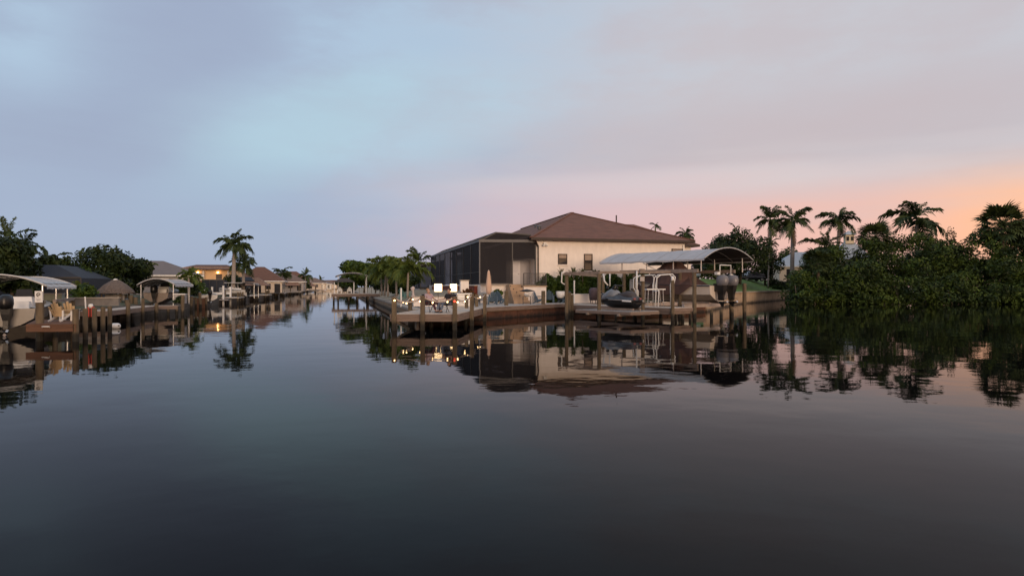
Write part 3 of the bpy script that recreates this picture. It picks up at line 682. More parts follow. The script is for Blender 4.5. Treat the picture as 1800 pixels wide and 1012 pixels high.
MB().box((GL[2][0] - .1, GL[2][1] - .25, 2.72), (.28, .2, .3)).build('junction_box', mat('grey_box', (.42, .38, .36), .6, .1), gan)
MB().box((GL[2][0] - .1, GL[2][1] - .2, 3.25), (.32, .3, .3)).build('motor', GW, gan)
for px, d, y0, y1 in ((1119.5, 43, 476, 520), (1072, 46, 478, 503)):
    x, y = pos(px, d); tb_([(x - 5.7, y - 42, zy(y0, d)), (x - 5.7, y - 42, zy(y1, d))], .05)
x, y = pos(1061, 45); tb_([(x - 5.7, y - 42, 3.1), (x - 5.65, y - 42, 2.6), (x - 5.4, y - 42, 2.3)], .06)
# cradle platform under the jet ski
crd = thing('lift_platform', 'grey plank lift platform carrying the jet ski', 'lift', (6.95, 42.1, 0), TD)
plank_rows(crd, (-1.35, -2.3), (-1.35, 2.6), (1.3, 2.6), (1.3, -2.3), .2, .68, .05, mat('grey_plank', (.30, .285, .28), .85, .25, 2, vec=(.6, 6, 6)))
for a, c in (((-1.35, -2.3), (1.3, -2.3)), ((-1.35, 2.6), (-1.35, -2.3))):
    MB().beam((a[0], a[1], .55), (c[0], c[1], .55), .08, .18).build('fascia_board', FASW, crd)
for y in (-1.4, 1.4): MB().beam((-1.5, y, .44), (1.45, y, .44), .16, .14).build('cross_beam', GW, crd)
for x in (-.3, .35): MB().beam((x, -1.6, .76), (x, 1.6, .76), .14, .12).build('bunk', GW, crd)

# jet ski
def hull_rings(Ls, beam, keel, chine, sheer, n=11, bow=2.2, stern_w=.92, rise=.35, flare=.12):
    rings = []
    for i in range(n):
        t = i / (n - 1); w = beam / 2 * (stern_w + (1 - stern_w) * min(1, t * 3)) * max(.015, 1 - max(0, (t - .35) / .65) ** bow)
        up = max(0, (t - .55) / .45) ** 2
        kz = keel + up * (sheer - keel) * .72; cz = chine + up * (sheer - chine) * .5; sz = sheer + rise * t ** 2; y = Ls * t
        rings.append([(-w * (1 + flare * t), y, sz), (-w * .93, y, cz), (-w * .45, y, kz + (cz - kz) * .35), (0, y, kz), (w * .45, y, kz + (cz - kz) * .35), (w * .93, y, cz), (w * (1 + flare * t), y, sz)])
    return rings
jx, jy = pos(1120, 41)
ski = thing('jet_ski', 'black and grey jet ski parked on the lift platform', 'jet ski', (jx, jy, .8), TD); ski.scale = (1, 1, 1.15)
rg = hull_rings(3.2, 1.15, 0, .28, .44, 12, 2.4, .9, .2, .02)
MB().loft(rg, False, True).build('hull', BLACK, ski, True)
up = [[(r[0][0], r[0][1], r[0][2] + .012), (r[0][0] * .78, r[0][1], r[0][2] + .12), (r[0][0] * .42, r[0][1], r[0][2] + .3 * (1 - .5 * abs(i / 11 - .5))), (r[6][0] * .42, r[0][1], r[0][2] + .3 * (1 - .5 * abs(i / 11 - .5))), (r[6][0] * .78, r[0][1], r[0][2] + .12), (r[6][0], r[0][1], r[0][2] + .012)] for i, r in enumerate(rg)]
MB().loft(up, False, True).build('deck', mat('ski_grey', (.05, .055, .065), .3, .1), ski, True)
MB().loft([[(-w * 1.1, y, .55), (-w, y, z - .12), (-w * .6, y, z), (w * .6, y, z), (w, y, z - .12), (w * 1.1, y, .55)] for y, w, z in ((.12, .2, .72), (.3, .27, .9), (.75, .28, .98), (1.05, .26, .9), (1.5, .22, .84), (1.85, .2, .86))], True).build('seat', mat('ski_seat', (.06, .052, .055), .7, .15), ski, True)
MB().loft([[(-w * 1.1, y, .5), (-w, y, z - .2), (-w * .5, y, z), (w * .5, y, z), (w, y, z - .2), (w * 1.1, y, .5)] for y, w, z in ((1.55, .3, .86), (1.8, .36, 1.0), (2.1, .37, 1.1), (2.45, .36, .98), (2.8, .28, .82), (3.12, .1, .7))], True).build('hood', mat('ski_light_grey', (.20, .215, .24), .3, .08), ski, True)
MB().tube([(-.45, 1.62, 1.27), (-.15, 1.85, 1.28), (.15, 1.85, 1.28), (.45, 1.62, 1.27)], .045, 7).build('handlebar', BLACK, ski, True)
MB().tube([(0, 2.15, .95), (0, 1.85, 1.3)], [.2, .1], 8).build('steering_column', BLACK, ski, True)
for s in (-1, 1):
    MB().ball((s * .44, 2.2, 1.14), (.08, .14, .11)).build('mirror', BLACK, ski, True)
    MB().beam((s * .585, .1, .46), (s * .56, 2.0, .5), .03, .035).build('rub_rail', ALU, ski)
    MB().beam((s * .59, -.02, .42), (s * .59, .75, .45), .03, .09).build('hull_stripe', WHITE, ski)
for s in (-1, 1): MB().box((s * .27, -.02, .55), (.2, .06, .1)).build('tail_panel', mat('ski_red', (.26, .09, .095), .4, .2), ski)
MB().box((0, -.16, .3), (.9, .3, .06)).build('swim_step', BLACK, ski)

# ------------------------------------------------------------------ boats
def outboard(par, x, y, z, s=1.0, cm=COWL, lm=BLACK, tilt=0, nm='outboard'):
    g = MB(); rings = []
    for w, l, zz in ((.2, .30, 0), (.27, .38, .06), (.30, .43, .25), (.29, .42, .48), (.24, .36, .62), (.12, .2, .69)):
        rings.append([(x + s * w * math.cos(a) * (1 if abs(math.cos(a)) > .3 else 1), y + s * (-.12 + l * math.sin(a)), z + s * zz) for a in [2 * math.pi * k / 14 for k in range(14)]])
    o = g.loft(rings).build(nm, cm, par, True)
    MB().loft([[(x + s * a, y + s * b_, z + s * zz) for a, b_ in ((-w, -l - .05), (w, -l - .05), (w, l - .05), (-w, l - .05))] for w, l, zz in ((.2, .3, .015), (.17, .26, -.25), (.11, .2, -.55), (.09, .17, -.95))]).build('leg', lm, o)
    MB().box((x, y - s * .12, z - s * .82), (s * .3, s * .55, s * .03)).build('cavitation_plate', lm, o)
    MB().tube([(x, y + s * .22, z - s * 1.08), (x, y + s * .1, z - s * 1.08), (x, y - s * .3, z - s * 1.08), (x, y - s * .45, z - s * 1.08)], [s * .03, s * .085, s * .085, s * .04], 9).build('gearcase', lm, o, True)
    MB().loft([[(x - .02, y + s * .1, z - s * 1.1), (x + .02, y + s * .1, z - s * 1.1), (x + .02, y - s * .25, z - s * 1.1), (x - .02, y - s * .25, z - s * 1.1)], [(x - .01, y - s * .08, z - s * 1.36), (x + .01, y - s * .08, z - s * 1.36), (x + .01, y - s * .22, z - s * 1.36), (x - .01, y - s * .22, z - s * 1.36)]]).build('skeg', lm, o)
    p = MB()
    for k in range(3):
        a = k * 2.094 + .5; d = Vector((math.cos(a), 0, math.sin(a))); q = Vector((-math.sin(a), 0, math.cos(a))); c = Vector((x, y - s * .42, z - s * 1.08))
        p.add([c + d * .03 * s, c + d * .12 * s + q * .08 * s + Vector((0, .05, 0)), c + d * .2 * s + q * .02 * s, c + d * .13 * s - q * .06 * s - Vector((0, .05, 0))], [(0, 1, 2, 3)])
    p.build('propeller', ALU, o)
    MB().box((x, y + s * .34, z - s * .1), (s * .3, s * .24, s * .5)).build('bracket', lm, o)
    return o
def boat(name, label, loc, rz, Ls, beam, hz, group=None, hullm=GELC, cons=True, n_out=1, cowm=COWL, cover=None, ttop=False, os=1.0, gun=None):
    t = thing(name, label, 'boat', loc, rz, group)
    rg = hull_rings(Ls, beam, 0, hz * .42, hz * .86, 13, 2.3, .93, hz * .35, .14)
    h = MB().loft(rg, False, False); o = len(h.v); h.add(rg[0], [(0, 1, 2, 3, 4, 5, 6)]); h.build('hull', hullm, t)
    g = MB(); ins = []
    for r in rg: ins.append([(r[0][0] * 1.02, r[0][1], r[0][2] + .02), (r[0][0] * .8, r[0][1], r[0][2] + .05), (r[0][0] * .78, r[0][1], r[0][2] - .35 * hz * .5), (r[6][0] * .78, r[0][1], r[0][2] - .35 * hz * .5), (r[6][0] * .8, r[0][1], r[0][2] + .05), (r[6][0] * 1.02, r[0][1], r[0][2] + .02)])
    g.loft(ins, False, False).build('deck', gun or mat('boat_deck', (.50, .48, .45), .5, .06), t)
    MB().tube([(r[6][0] * 1.03, r[0][1], r[0][2] - .02) for r in rg], .03, 6).build('rub_rail', DKMET, t)
    MB().tube([(r[0][0] * 1.03, r[0][1], r[0][2] - .02) for r in rg], .03, 6).build('rub_rail', DKMET, t)
    if cons:
        c = MB().loft([[(-w, y0, z), (w, y0, z), (w, y1, z), (-w, y1, z)] for w, y0, y1, z in ((.45, Ls * .42, Ls * .58, hz * .6), (.42, Ls * .42, Ls * .57, hz * 1.15), (.36, Ls * .44, Ls * .53, hz * 1.35))]).build('console', WHITE, t)
        MB().add([(-.38, Ls * .53, hz * 1.34), (.38, Ls * .53, hz * 1.34), (.3, Ls * .5, hz * 1.7), (-.3, Ls * .5, hz * 1.7)], [(0, 1, 2, 3)]).build('windshield', GLASS, c)
        MB().box((0, Ls * .3, hz * .95), (.9, .5, .4)).build('helm_seat', WHITE, t)
    if ttop:
        for sx_ in (-1, 1):
            MB().tube([(sx_ * .55, Ls * .4, hz * .7), (sx_ * .5, Ls * .42, hz * 2.0)], .03, 6).build('top_leg', ALU, t)
            MB().tube([(sx_ * .55, Ls * .58, hz * .7), (sx_ * .5, Ls * .52, hz * 2.0)], .03, 6).build('top_leg', ALU, t)
        MB().box((0, Ls * .46, hz * 2.03), (1.5, 1.9, .07)).build('hard_top', WHITE, t)
    if cover:
        rs = []
        for yy, zz, ww in ((Ls * .17, hz * .92, .6), (Ls * .28, hz * 1.3, .42), (Ls * .42, hz * 2.1, .3), (Ls * .5, hz * 2.35, .28), (Ls * .6, hz * 1.9, .3), (Ls * .8, hz * 1.3, .25), (Ls * .97, hz * 1.2, .03)):
            i = min(12, int(yy / Ls * 12)); sz_ = rg[i][0][2]; bw = beam / 2 * (1.06 if yy < Ls * .6 else 1.06 * (1 - ((yy / Ls - .35) / .65) ** 2.3))
            rs.append([(-bw, yy, sz_ - .75 * min(1, (yy - Ls * .16) / 1.2)), (-bw * 1.02, yy, sz_ + .05), (-ww, yy, zz), (ww, yy, zz), (bw * 1.02, yy, sz_ + .05), (bw, yy, sz_ - .75 * min(1, (yy - Ls * .16) / 1.2))])
        MB().loft(rs, False, True).build('mooring_cover', cover, t)
    for k in range(n_out):
        x = 0 if n_out == 1 else (-.58 + 1.16 * k / (n_out - 1))
        outboard(t, x, -.42, hz * .86, os, cowm)
    return t
big = boat('center_console_boat', 'white boat with brown cover and twin grey outboards under the grey canopy', (14.75, 45.5, 1.05), TD, 8.6, 2.7, 1.42, None, mat('cream_hull', (.66, .58, .50), .35, .06), False, 2, COWL, BROWNC, False, 1.08)
# boat lift with its canopy
lift = thing('boat_lift', 'boat lift with timber piles beside the twin outboards', 'lift', (14.75, 45.5, 0), TD)
for x, y, zt in ((-2.15, .6, 3.2), (2.15, .6, 2.85), (-2.15, 7.2, 3.3), (2.15, 7.2, 3.3), (3.2, .2, 2.45)):
    pile(lift, x, y, zt, r=.14)
for y in (1.6, 5.6): MB().beam((-2.1, y, .86), (2.1, y, .86), .2, .25).build('cradle_beam', ALU, lift)
for x in (-.6, .6): MB().beam((x, .5, 1.06), (x, 6.4, 1.3), .12, .12).build('bunk', GW, lift)
for x in (-2.15, 2.15): MB().beam((x, .3, 3.32), (x, 7.6, 3.36), .18, .24).build('top_beam', GW, lift)
for x in (-1.6, -.5, .8): MB().tube([(x, -.4, -1), (x, -.4, .62)], .11, 8).build('stub_pile', WET, lift)
fl = MB().lathe([(.12, 0), (.16, .1), (.14, .24), (.05, .3)], (2.15, .6, 2.86), 10).build('flood_light', WHITE, lift, True)
fr = tb_([(.2, .2, 3.0), (.2, .2, 3.75), (1.5, .2, 3.75), (1.5, .2, 3.1)], .04, WHITE, lift, 'light_bracket')
MB().box((-.1, .2, 3.15), (.3, .25, .2)).build('spotlight', WHITE, lift)
def canopy(name, label, loc, rz, Wd, Ln, z, rise, m=CANV, posts=((.08, .08), (.5, .08), (.92, .08)), zp=.8, group=None, th=.05, pm=ALU, valance=.12, ribs=5):
    """barrel canopy; local x across, y along"""
    t = thing(name, label, 'canopy', loc, rz, group); K = 14; rd = random.Random(3)
    ny = 12; o = MB(); o2 = MB(); top = []; bot = []
    for j in range(ny + 1):
        y = Ln * j / ny; sagj = -.03 * math.sin(math.pi * ((j * ribs / ny) % 1))
        top.append([(Wd * (k / K - .5), y, z + rise * (1 - (2 * k / K - 1) ** 2) + sagj) for k in range(K + 1)])
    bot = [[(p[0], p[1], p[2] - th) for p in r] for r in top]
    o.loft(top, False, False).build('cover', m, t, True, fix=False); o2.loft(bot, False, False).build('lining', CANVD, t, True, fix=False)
    v = MB()
    for sgn, k in ((-1, 0), (1, K)):
        for j in range(ny):
            a, c = top[j][k], top[j + 1][k]; dz = valance * (1 + .35 * ((j % 2) * 2 - 1))
            v.add([a, c, (c[0], c[1], c[2] - valance * (1.2 if j % 2 else .8)), (a[0], a[1], a[2] - valance * (.8 if j % 2 else 1.2))], [(0, 1, 2, 3)])
    v.build('valance', m, t, fix=False)
    for j in (0, ny):
        MB().tube([(p[0], p[1], p[2] + .015) for p in top[j]], .045, 6).build('end_rib', m, t, True)
    for j in range(1, ribs):
        MB().tube([(p[0], p[1], p[2] - .07) for p in top[int(ny * j / ribs)]], .03, 6).build('rib', pm, t, True)
    for j in range(1, ny, 2):
        MB().tube([(p[0], p[1], p[2] + .004) for p in top[j]], .014, 4).build('seam', mat('canvas_seam', (.27, .27, .28), .85, .1), t)
    for sgn in (-1, 1):
        MB().tube([(sgn * Wd * .42, .1, z + .18), (sgn * Wd * .42, Ln - .1, z + .18)], .04, 6).build('rail', pm, t)
        for q in posts: MB().tube([(sgn * Wd * .42, Ln * q[0], zp), (sgn * Wd * .42, Ln * q[0], z + .2)], .045, 7).build('post', pm, t)
    return t
can = canopy('boat_canopy', 'grey barrel canopy over the boat lift beside the house', (15.8, 46.7, 0), TD, 5.95, 10.3, 4.18, .84, CANV, ((.06, 0), (.3, 0), (.55, 0), (.8, 0)), 3.3)
MB().tube([(-2.3, 6.2, 4.05), (-2.4, 1.3, 2.0)], .03, 6).build('brace', WHITE, can)
# white tube rails on the pier
for px, d, w, lab in ((1138, 47, .75, 'white tube handrail by the jet ski end of the pier'), (1172, 44.5, .62, 'white arched tube handrail near the end of the pier')):
    x, y = pos(px, d); h = thing('handrail', lab, 'handrail', (x, y, ZD), .15)
    for o_y in (0, .55):
        MB().tube([(-w, o_y, 0), (-w + .05, o_y, 1.1), (-w - .12, o_y, 1.3), (-w - .1, o_y, 2.0), (-w + .2, o_y, 2.2), (w - .2, o_y, 2.25), (w, o_y, 2.05), (w - .12, o_y, 1.5), (w - .1, o_y, 0)], .04, 7).build('tube', WHITE, h, True)
    MB().tube([(-w, 0, 1.1), (-w, .55, 1.1)], .03, 6).build('rung', WHITE, h); MB().tube([(w - .1, 0, 1.1), (w - .1, .55, 1.1)], .03, 6).build('rung', WHITE, h)
x, y = pos(1150, 46.5)
ft = thing('cleaning_table', 'white topped fish cleaning table on the pier', 'table', (x, y, ZD), .3)
MB().box((0, 0, 1.2), (1.5, .6, .09)).build('table_top', WHITE, ft)
for a in (-.65, .65):
    for c in (-.22, .22): MB().tube([(a, c, 0), (a * .9, c, 1.17)], .03, 6).build('leg', ALU, ft)
MB().tube([(-.65, 0, .35), (.65, 0, .35)], .025, 6).build('brace', ALU, ft)

# ------------------------------------------------------------------ patio furniture
def adirondack(name, label, x, y, rz, m, z=ZD, s=1.0, group=None, legm=None):
    t = thing(name, label, 'chair', (x, y, z), rz, group); legm = legm or m     # faces -y
    b = MB()
    for k in range(5): b.beam((s * (-.22 + .11 * k), s * -.28, s * .36), (s * (-.22 + .11 * k), s * .2, s * .25), .1 * s, .03 * s)
    b.build('seat', m, t)
    for k in range(5):
        a = -.22 + .11 * k; h = .98 - .09 * abs(k - 2) ** 1.4
        MB().beam((s * a * .9, s * .2, s * .24), (s * a * 1.25, s * .5, s * h), .105 * s, .025 * s).build('back_slat', m, t)
    for q in (-1, 1):
        MB().box((q * s * .34, s * -.02, s * .56), (.13 * s, .72 * s, .03 * s)).build('arm_rest', m, t)
        MB().beam((q * s * .3, s * -.3, 0), (q * s * .3, s * -.3, s * .55), .035 * s, .1 * s).build('leg', legm, t)
        MB().beam((q * s * .3, s * .5, 0), (q * s * .27, s * -.3, s * .36), .03 * s, .1 * s).build('leg', legm, t)
        MB().beam((q * s * .3, s * .3, s * .1), (q * s * .33, s * .34, s * .56), .03 * s, .08 * s).build('leg', legm, t)
    return t
AL = [(866, 50, 'leftmost blue slatted chair on the patio, its back to the water', math.pi + .1, 1.05),
      (881, 52.5, 'blue slatted chair in front of the steps, next to the leftmost blue one', math.pi * .8, 1.1),
      (949, 54.3, 'blue slatted chair beside the small dark bowl table', 1.2, 1.05),
      (966, 55.6, 'blue slatted chair in front of the green hedge', math.pi * .95, 1.12),
      (990, 56, 'blue slatted chair beside the white round chair', 2.2, 1.0)]
for px, d, lab, rz, s in AL:
    x, y = pos(px, d); adirondack('patio_chair', lab, x, y, rz, BLUECH, ZD, s, 'blue patio chairs')
x, y = pos(712, 62); adirondack('patio_chair', 'teal slatted chair on the far left of the patio', x, y, 2.4, TEAL, 1.05, 1.1)
x, y = pos(926, 51.2)
tb2 = thing('fire_bowl_table', 'small dark open frame table holding a wide dark bowl', 'table', (x, y, ZD))
for a in (-.3, .3):
    for c in (-.3, .3): MB().beam((a, c, 0), (a, c, .6), .05, .05).build('leg', DKMET, tb2)
for a, c, e, f_ in ((-.3, -.3, .3, -.3), (.3, -.3, .3, .3), (.3, .3, -.3, .3), (-.3, .3, -.3, -.3)):
    MB().beam((a, c, .62), (e, f_, .62), .06, .05).build('top_rail', DKMET, tb2); MB().beam((a, c, .12), (e, f_, .12), .04, .04).build('low_rail', DKMET, tb2)
MB().lathe([(.06, .64), (.2, .72), (.26, .86), (.24, .86), (.04, .74)], (0, 0, 0), 14).build('pot', WHITE, tb2, True)
MB().lathe([(.1, .96), (.45, 1.02), (.62, 1.06), (.4, 1.12), (.18, 1.18), (.02, 1.2)], (0, 0, 0), 18).build('lid', DKMET, tb2, True)
x, y = pos(985, 55.8)
rc = thing('round_chair', 'white round backed bucket chair in front of the hedge', 'chair', (x, y, ZD), .3)
MB().lathe([(.1, .4), (.32, .44), (.4, .7), (.38, 1.0), (.36, 1.0), (.36, .7), (.28, .5), (.05, .48)], (0, 0, 0), 16).build('shell', WHITE, rc, True)
for k in range(4):
    a = .8 + k * 1.571; MB().tube([(.1 * math.cos(a), .1 * math.sin(a), .42), (.34 * math.cos(a), .34 * math.sin(a), 0)], .02, 6).build('leg', DKMET, rc)
def umbrella(label, x, y, z, h, r, m, flare=1.0, name='closed_umbrella'):
    t = thing(name, label, 'umbrella', (x, y, z)); b = MB(); n = 16; rs = []
    for q, rr in ((0, .62), (.12, .95), (.3, 1.0), (.55, .78), (.8, .55), (.95, .38), (1, .08)):
        rs.append([(math.cos(6.2832 * k / n) * r * rr * (1 + .16 * (k % 2)), math.sin(6.2832 * k / n) * r * rr * (1 + .16 * (k % 2)), h * (.28 + .72 * q)) for k in range(n)])
    b.loft(rs).build('canopy', m, t, True)
    MB().tube([(0, 0, 0), (0, 0, h * 1.01)], .03, 7).build('pole', ALU, t); MB().lathe([(.3, 0), (.3, .06), (.05, .12)], (0, 0, 0), 14).build('base', CONC, t)
    return t
x, y = pos(859, 53.5); umbrella('closed pale peach umbrella standing in front of the pool cage', x, y, ZD, zy(475, 53.5) - ZD, .23, mat('peach_canvas', (.62, .42, .31), .8, .06))
x, y = pos(861, 60.5); umbrella('closed dark umbrella standing inside the pool cage', x, y, ZF, zy(442, 60.5) - ZF, .3, mat('dark_canvas', (.035, .02, .02), .8, .1))
# low furniture at the back of the platform
def armchair(label, x, y, rz, m, z=ZD):
    t = thing('lounge_chair', label, 'chair', (x, y, z), rz)
    MB().loft([[(-.34, -.3, .3), (.34, -.3, .3), (.34, .32, .3), (-.34, .32, .3)], [(-.36, -.33, .44), (.36, -.33, .44), (.36, .32, .4), (-.36, .32, .4)]]).build('seat', m, t)
    MB().loft([[(-.36, .3, .35), (.36, .3, .35), (.36, .4, .35), (-.36, .4, .35)], [(-.34, .45, .95), (.34, .45, .95), (.34, .53, .93), (-.34, .53, .93)]]).build('backrest', m, t)
    for q in (-1, 1):
        MB().tube([(q * .38, -.3, 0), (q * .38, -.3, .58), (q * .38, .38, .62), (q * .38, .45, 0)], .022, 6).build('arm_frame', DKMET, t, True)
    return t
CH = mat('tan_cushion', (.30, .20, .13), .85, .15); CH2 = mat('grey_cushion', (.20, .22, .25), .85, .15)
for px, d, m, rz, lab in ((832, 47.5, mat('black_cushion', (.02, .02, .022), .8, .2), 2.6, 'black cushioned chair behind the platform posts'), (845, 50, CH2, 3.4, 'grey cushioned chair in front of the closed peach umbrella')):
    x, y = pos(px, d); armchair(lab, x, y, rz, m)
x, y = pos(815, 45)
st = thing('storage_box', 'pale storage box on the patio right of the glowing lamps', 'box', (x, y, ZD), .25)
MB().box((0, 0, .42), (1.0, .6, .84)).build('box_body', mat('pale_box', (.58, .53, .47), .6, .06), st); MB().box((0, 0, .89), (1.06, .66, .08)).build('lid', WHITE, st)
for k in range(3): MB().box((0, -.303, .18 + .26 * k), (.9, .012, .22)).build('panel', WHITE, st)
x, y = pos(816, 55.2)
hw = thing('stucco_pier', 'short pale stucco pier on the edge of the pool deck', 'pier', (x, y, ZD), TH)
MB().box((0, 0, .95), (.7, .5, 1.9)).build('shaft', W_STUCCO, hw); MB().box((0, 0, 1.93), (.8, .6, .08)).build('cap', CONC, hw)
x, y = pos(752, 46)
lw = thing('low_wall', 'low pale stucco wall behind the two seated people', 'wall', (x, y, ZD), .1)
MB().box((.95, 0, .33), (3.9, .3, .66)).build('wall_body', W_STUCCO, lw); MB().box((.95, 0, .68), (4.0, .4, .06)).build('coping', CONC, lw)
x, y = pos(705, 48)
pv = thing('white_post', 'slim white post at the canal end of the patio', 'post', (x, y, .7)); MB().tube([(0, 0, 0), (0, 0, 1.35)], .06, 9).build('shaft', WHITE, pv); MB().lathe([(.075, 0), (.075, .03), (.01, .07)], (0, 0, 1.35), 9).build('cap', WHITE, pv)
x, y = pos(1009.5, 54.8)
pv = thing('white_post', 'slim white pipe standing in front of the hedge', 'post', (x, y, ZD)); MB().tube([(0, 0, 0), (0, 0, zy(494, 54.8) - ZD)], .06, 9).build('shaft', WHITE, pv); MB().lathe([(.075, 0), (.075, .03), (.01, .07)], (0, 0, zy(494, 54.8) - ZD), 9).build('cap', WHITE, pv)
x, y = pos(726, 56)
stt = thing('heron_statue', 'pale bird statue standing on the edge of the planting bed', 'statue', (x, y, 1.0))
MB().loft([[(r * math.cos(6.283 * k / 9) + ox, r * .7 * math.sin(6.283 * k / 9), z) for k in range(9)] for z, r, ox in ((0, .22, 0), (.1, .24, 0), (.3, .22, .02), (.5, .1, .03), (.8, .07, 0), (.95, .16, -.04), (1.1, .2, -.03), (1.2, .1, 0), (1.24, .02, 0))]).build('figure', mat('pale_stone', (.52, .44, .42), .85, .1), stt, True)
x, y = pos(1024, 55.5)
lw2 = thing('low_wall', 'low white wall in front of the hedge, right of the slim white pipe', 'wall', (x, y, ZD), TH)
MB().box((.2, 0, .35), (2.9, .25, .7)).build('wall_body', W_STUCCO, lw2); MB().box((.2, 0, .74), (3.0, .35, .07)).build('coping', WHITE, lw2)
x, y = pos(1044, 54)
pot = thing('covered_grill', 'small grill under a dark purple cover beside the jet ski', 'grill', (x, y, ZD), .2)
MB().loft([[(-.32 * w, -.3 * w, z), (.32 * w, -.3 * w, z), (.32 * w, .3 * w, z), (-.32 * w, .3 * w, z)] for z, w in ((.25, .9), (.8, 1.05), (1.05, 1.1), (1.25, .85), (1.32, .4))]).build('cover', mat('purple_cover', (.10, .075, .09), .85, .2), pot, True)
for a in (-.22, .22):
    for c in (-.2, .2): MB().tube([(a, c, 0), (a, c, .3)], .03, 6).build('leg', DKMET, pot)
x, y = pos(1001, 49.5)
bk = thing('mooring_post', 'short dark mooring post where the deck turns', 'post', (x, y, 0)); MB().tube([(0, 0, -1), (0, 0, 1.75)], .14, 9).build('shaft', PILE, bk); MB().lathe([(.15, 0), (.15, .04), (.02, .12)], (0, 0, 1.75), 9).build('cap', DKMET, bk)
# flower bed
x, y = pos(822, 51.5); tree('flowering_shrub', 'rusty brown leafed shrub beside the short stucco pier', x, y, ZD, 1.25, 1.0, .5, 31, leafmat('rust_leaf', (.06, .03, .012), (.16, .075, .03)), 900, .12, 6, cat='shrub', low=.05)
x, y = pos(871, 54); tree('flowering_shrub', 'small olive shrub at the foot of the closed peach umbrella', x, y, ZD, 1.15, .6, .5, 32, LF_M, 700, .12, 6, cat='shrub', low=.05)

# ------------------------------------------------------------------ hedge under the house wall
def bush_at(label, px, d, w, h, seed, n=2600, m=LF_M, z=.72, size=.14, name='hedge_shrub', group=None):
    x, y = pos(px, d); return tree(name, label, x, y, z, h, w, .9, seed, m, n, size, 10, True, 'shrub', group, .02)
for px, d, w, h, sd, lab in ((963, 56.4, 1.3, 2.75, 41, 'rounded green shrub at the house corner beside the railing'), (986, 57.0, 1.2, 2.6, 42, 'dark green shrub under the small square window'), (1011, 57.3, 1.4, 2.75, 43, 'green shrub below and left of the tall window'),
        (1040, 57.6, 1.5, 2.8, 44, 'green shrub below and right of the tall window'), (1073, 58.0, 1.6, 2.85, 45, 'green shrub behind the jet ski handlebar'), (1107, 58.6, 1.6, 2.8, 46, 'green shrub behind the slanted white brace'), (1142, 59.2, 1.6, 2.75, 47, 'green shrub behind the white tube handrails')):
    bush_at(lab, px, d, w, h, sd, 5200, LF_M, .72, .13)
SPK = leafmat('spike_leaf', (.06, .075, .035), (.13, .14, .07))
def spiky(label, px, d, z, s, seed, n=26):
    rd = random.Random(seed); x, y = pos(px, d); t = thing('spiky_plant', label, 'plant', (x, y, z))
    MB().tube([(0, 0, -1.4), (0, 0, .1)], .05, 6).build('stem', BARK, t)
    b = MB()
    for k in range(n):
        a = k * 2.4; e = rd.uniform(.15, 1.35); l = s * rd.uniform(.7, 1.1); d_ = Vector((math.cos(a) * math.cos(e), math.sin(a) * math.cos(e), math.sin(e))); q = Vector((-math.sin(a), math.cos(a), 0)) * .035 * s
        b.add([q, d_ * l * .6 + q * 1.1, d_ * l - Vector((0, 0, .15 * l)), d_ * l * .6 - q * 1.1, -q], [(0, 1, 2, 3, 4)])
    b.build('leaves', SPK, t, fix=False)
spiky('spiky plant poking over the shrub under the small window', 986, 57.0, 3.2, .95, 1)
spiky('spiky plant between the two front windows', 1008, 57.0, 3.25, 1.0, 2)
spiky('spiky plant at the foot of the tall window', 1024, 57.2, 3.25, .9, 3)

# ------------------------------------------------------------------ two people in sling chairs
def skin_mesh(name, verts, edges, m, sub=2, root=0):
    me = bpy.data.meshes.new(name); me.from_pydata([v[:3] for v in verts], edges, []); o = bpy.data.objects.new(name, me); COL.objects.link(o)
    o.modifiers.new('s', 'SKIN'); sv = me.skin_vertices[0].data
    for i, v in enumerate(verts):
        r_ = v[3]; sv[i].radius = r_ if isinstance(r_, tuple) else (r_, r_); sv[i].use_root = (i == root)
    if sub: o.modifiers.new('b', 'SUBSURF').levels = sub
    dg = bpy.context.evaluated_depsgraph_get(); out = bpy.data.meshes.new_from_object(o.evaluated_get(dg))
    bpy.data.objects.remove(o); out.name = name; out.materials.clear(); out.materials.append(m)
    out.polygons.foreach_set('use_smooth', [True] * len(out.polygons)); return out
def chain(vs, es, start, pts):
    k = start
    for p in pts: vs.append(p); es.append((k, len(vs) - 1)); k = len(vs) - 1
    return k
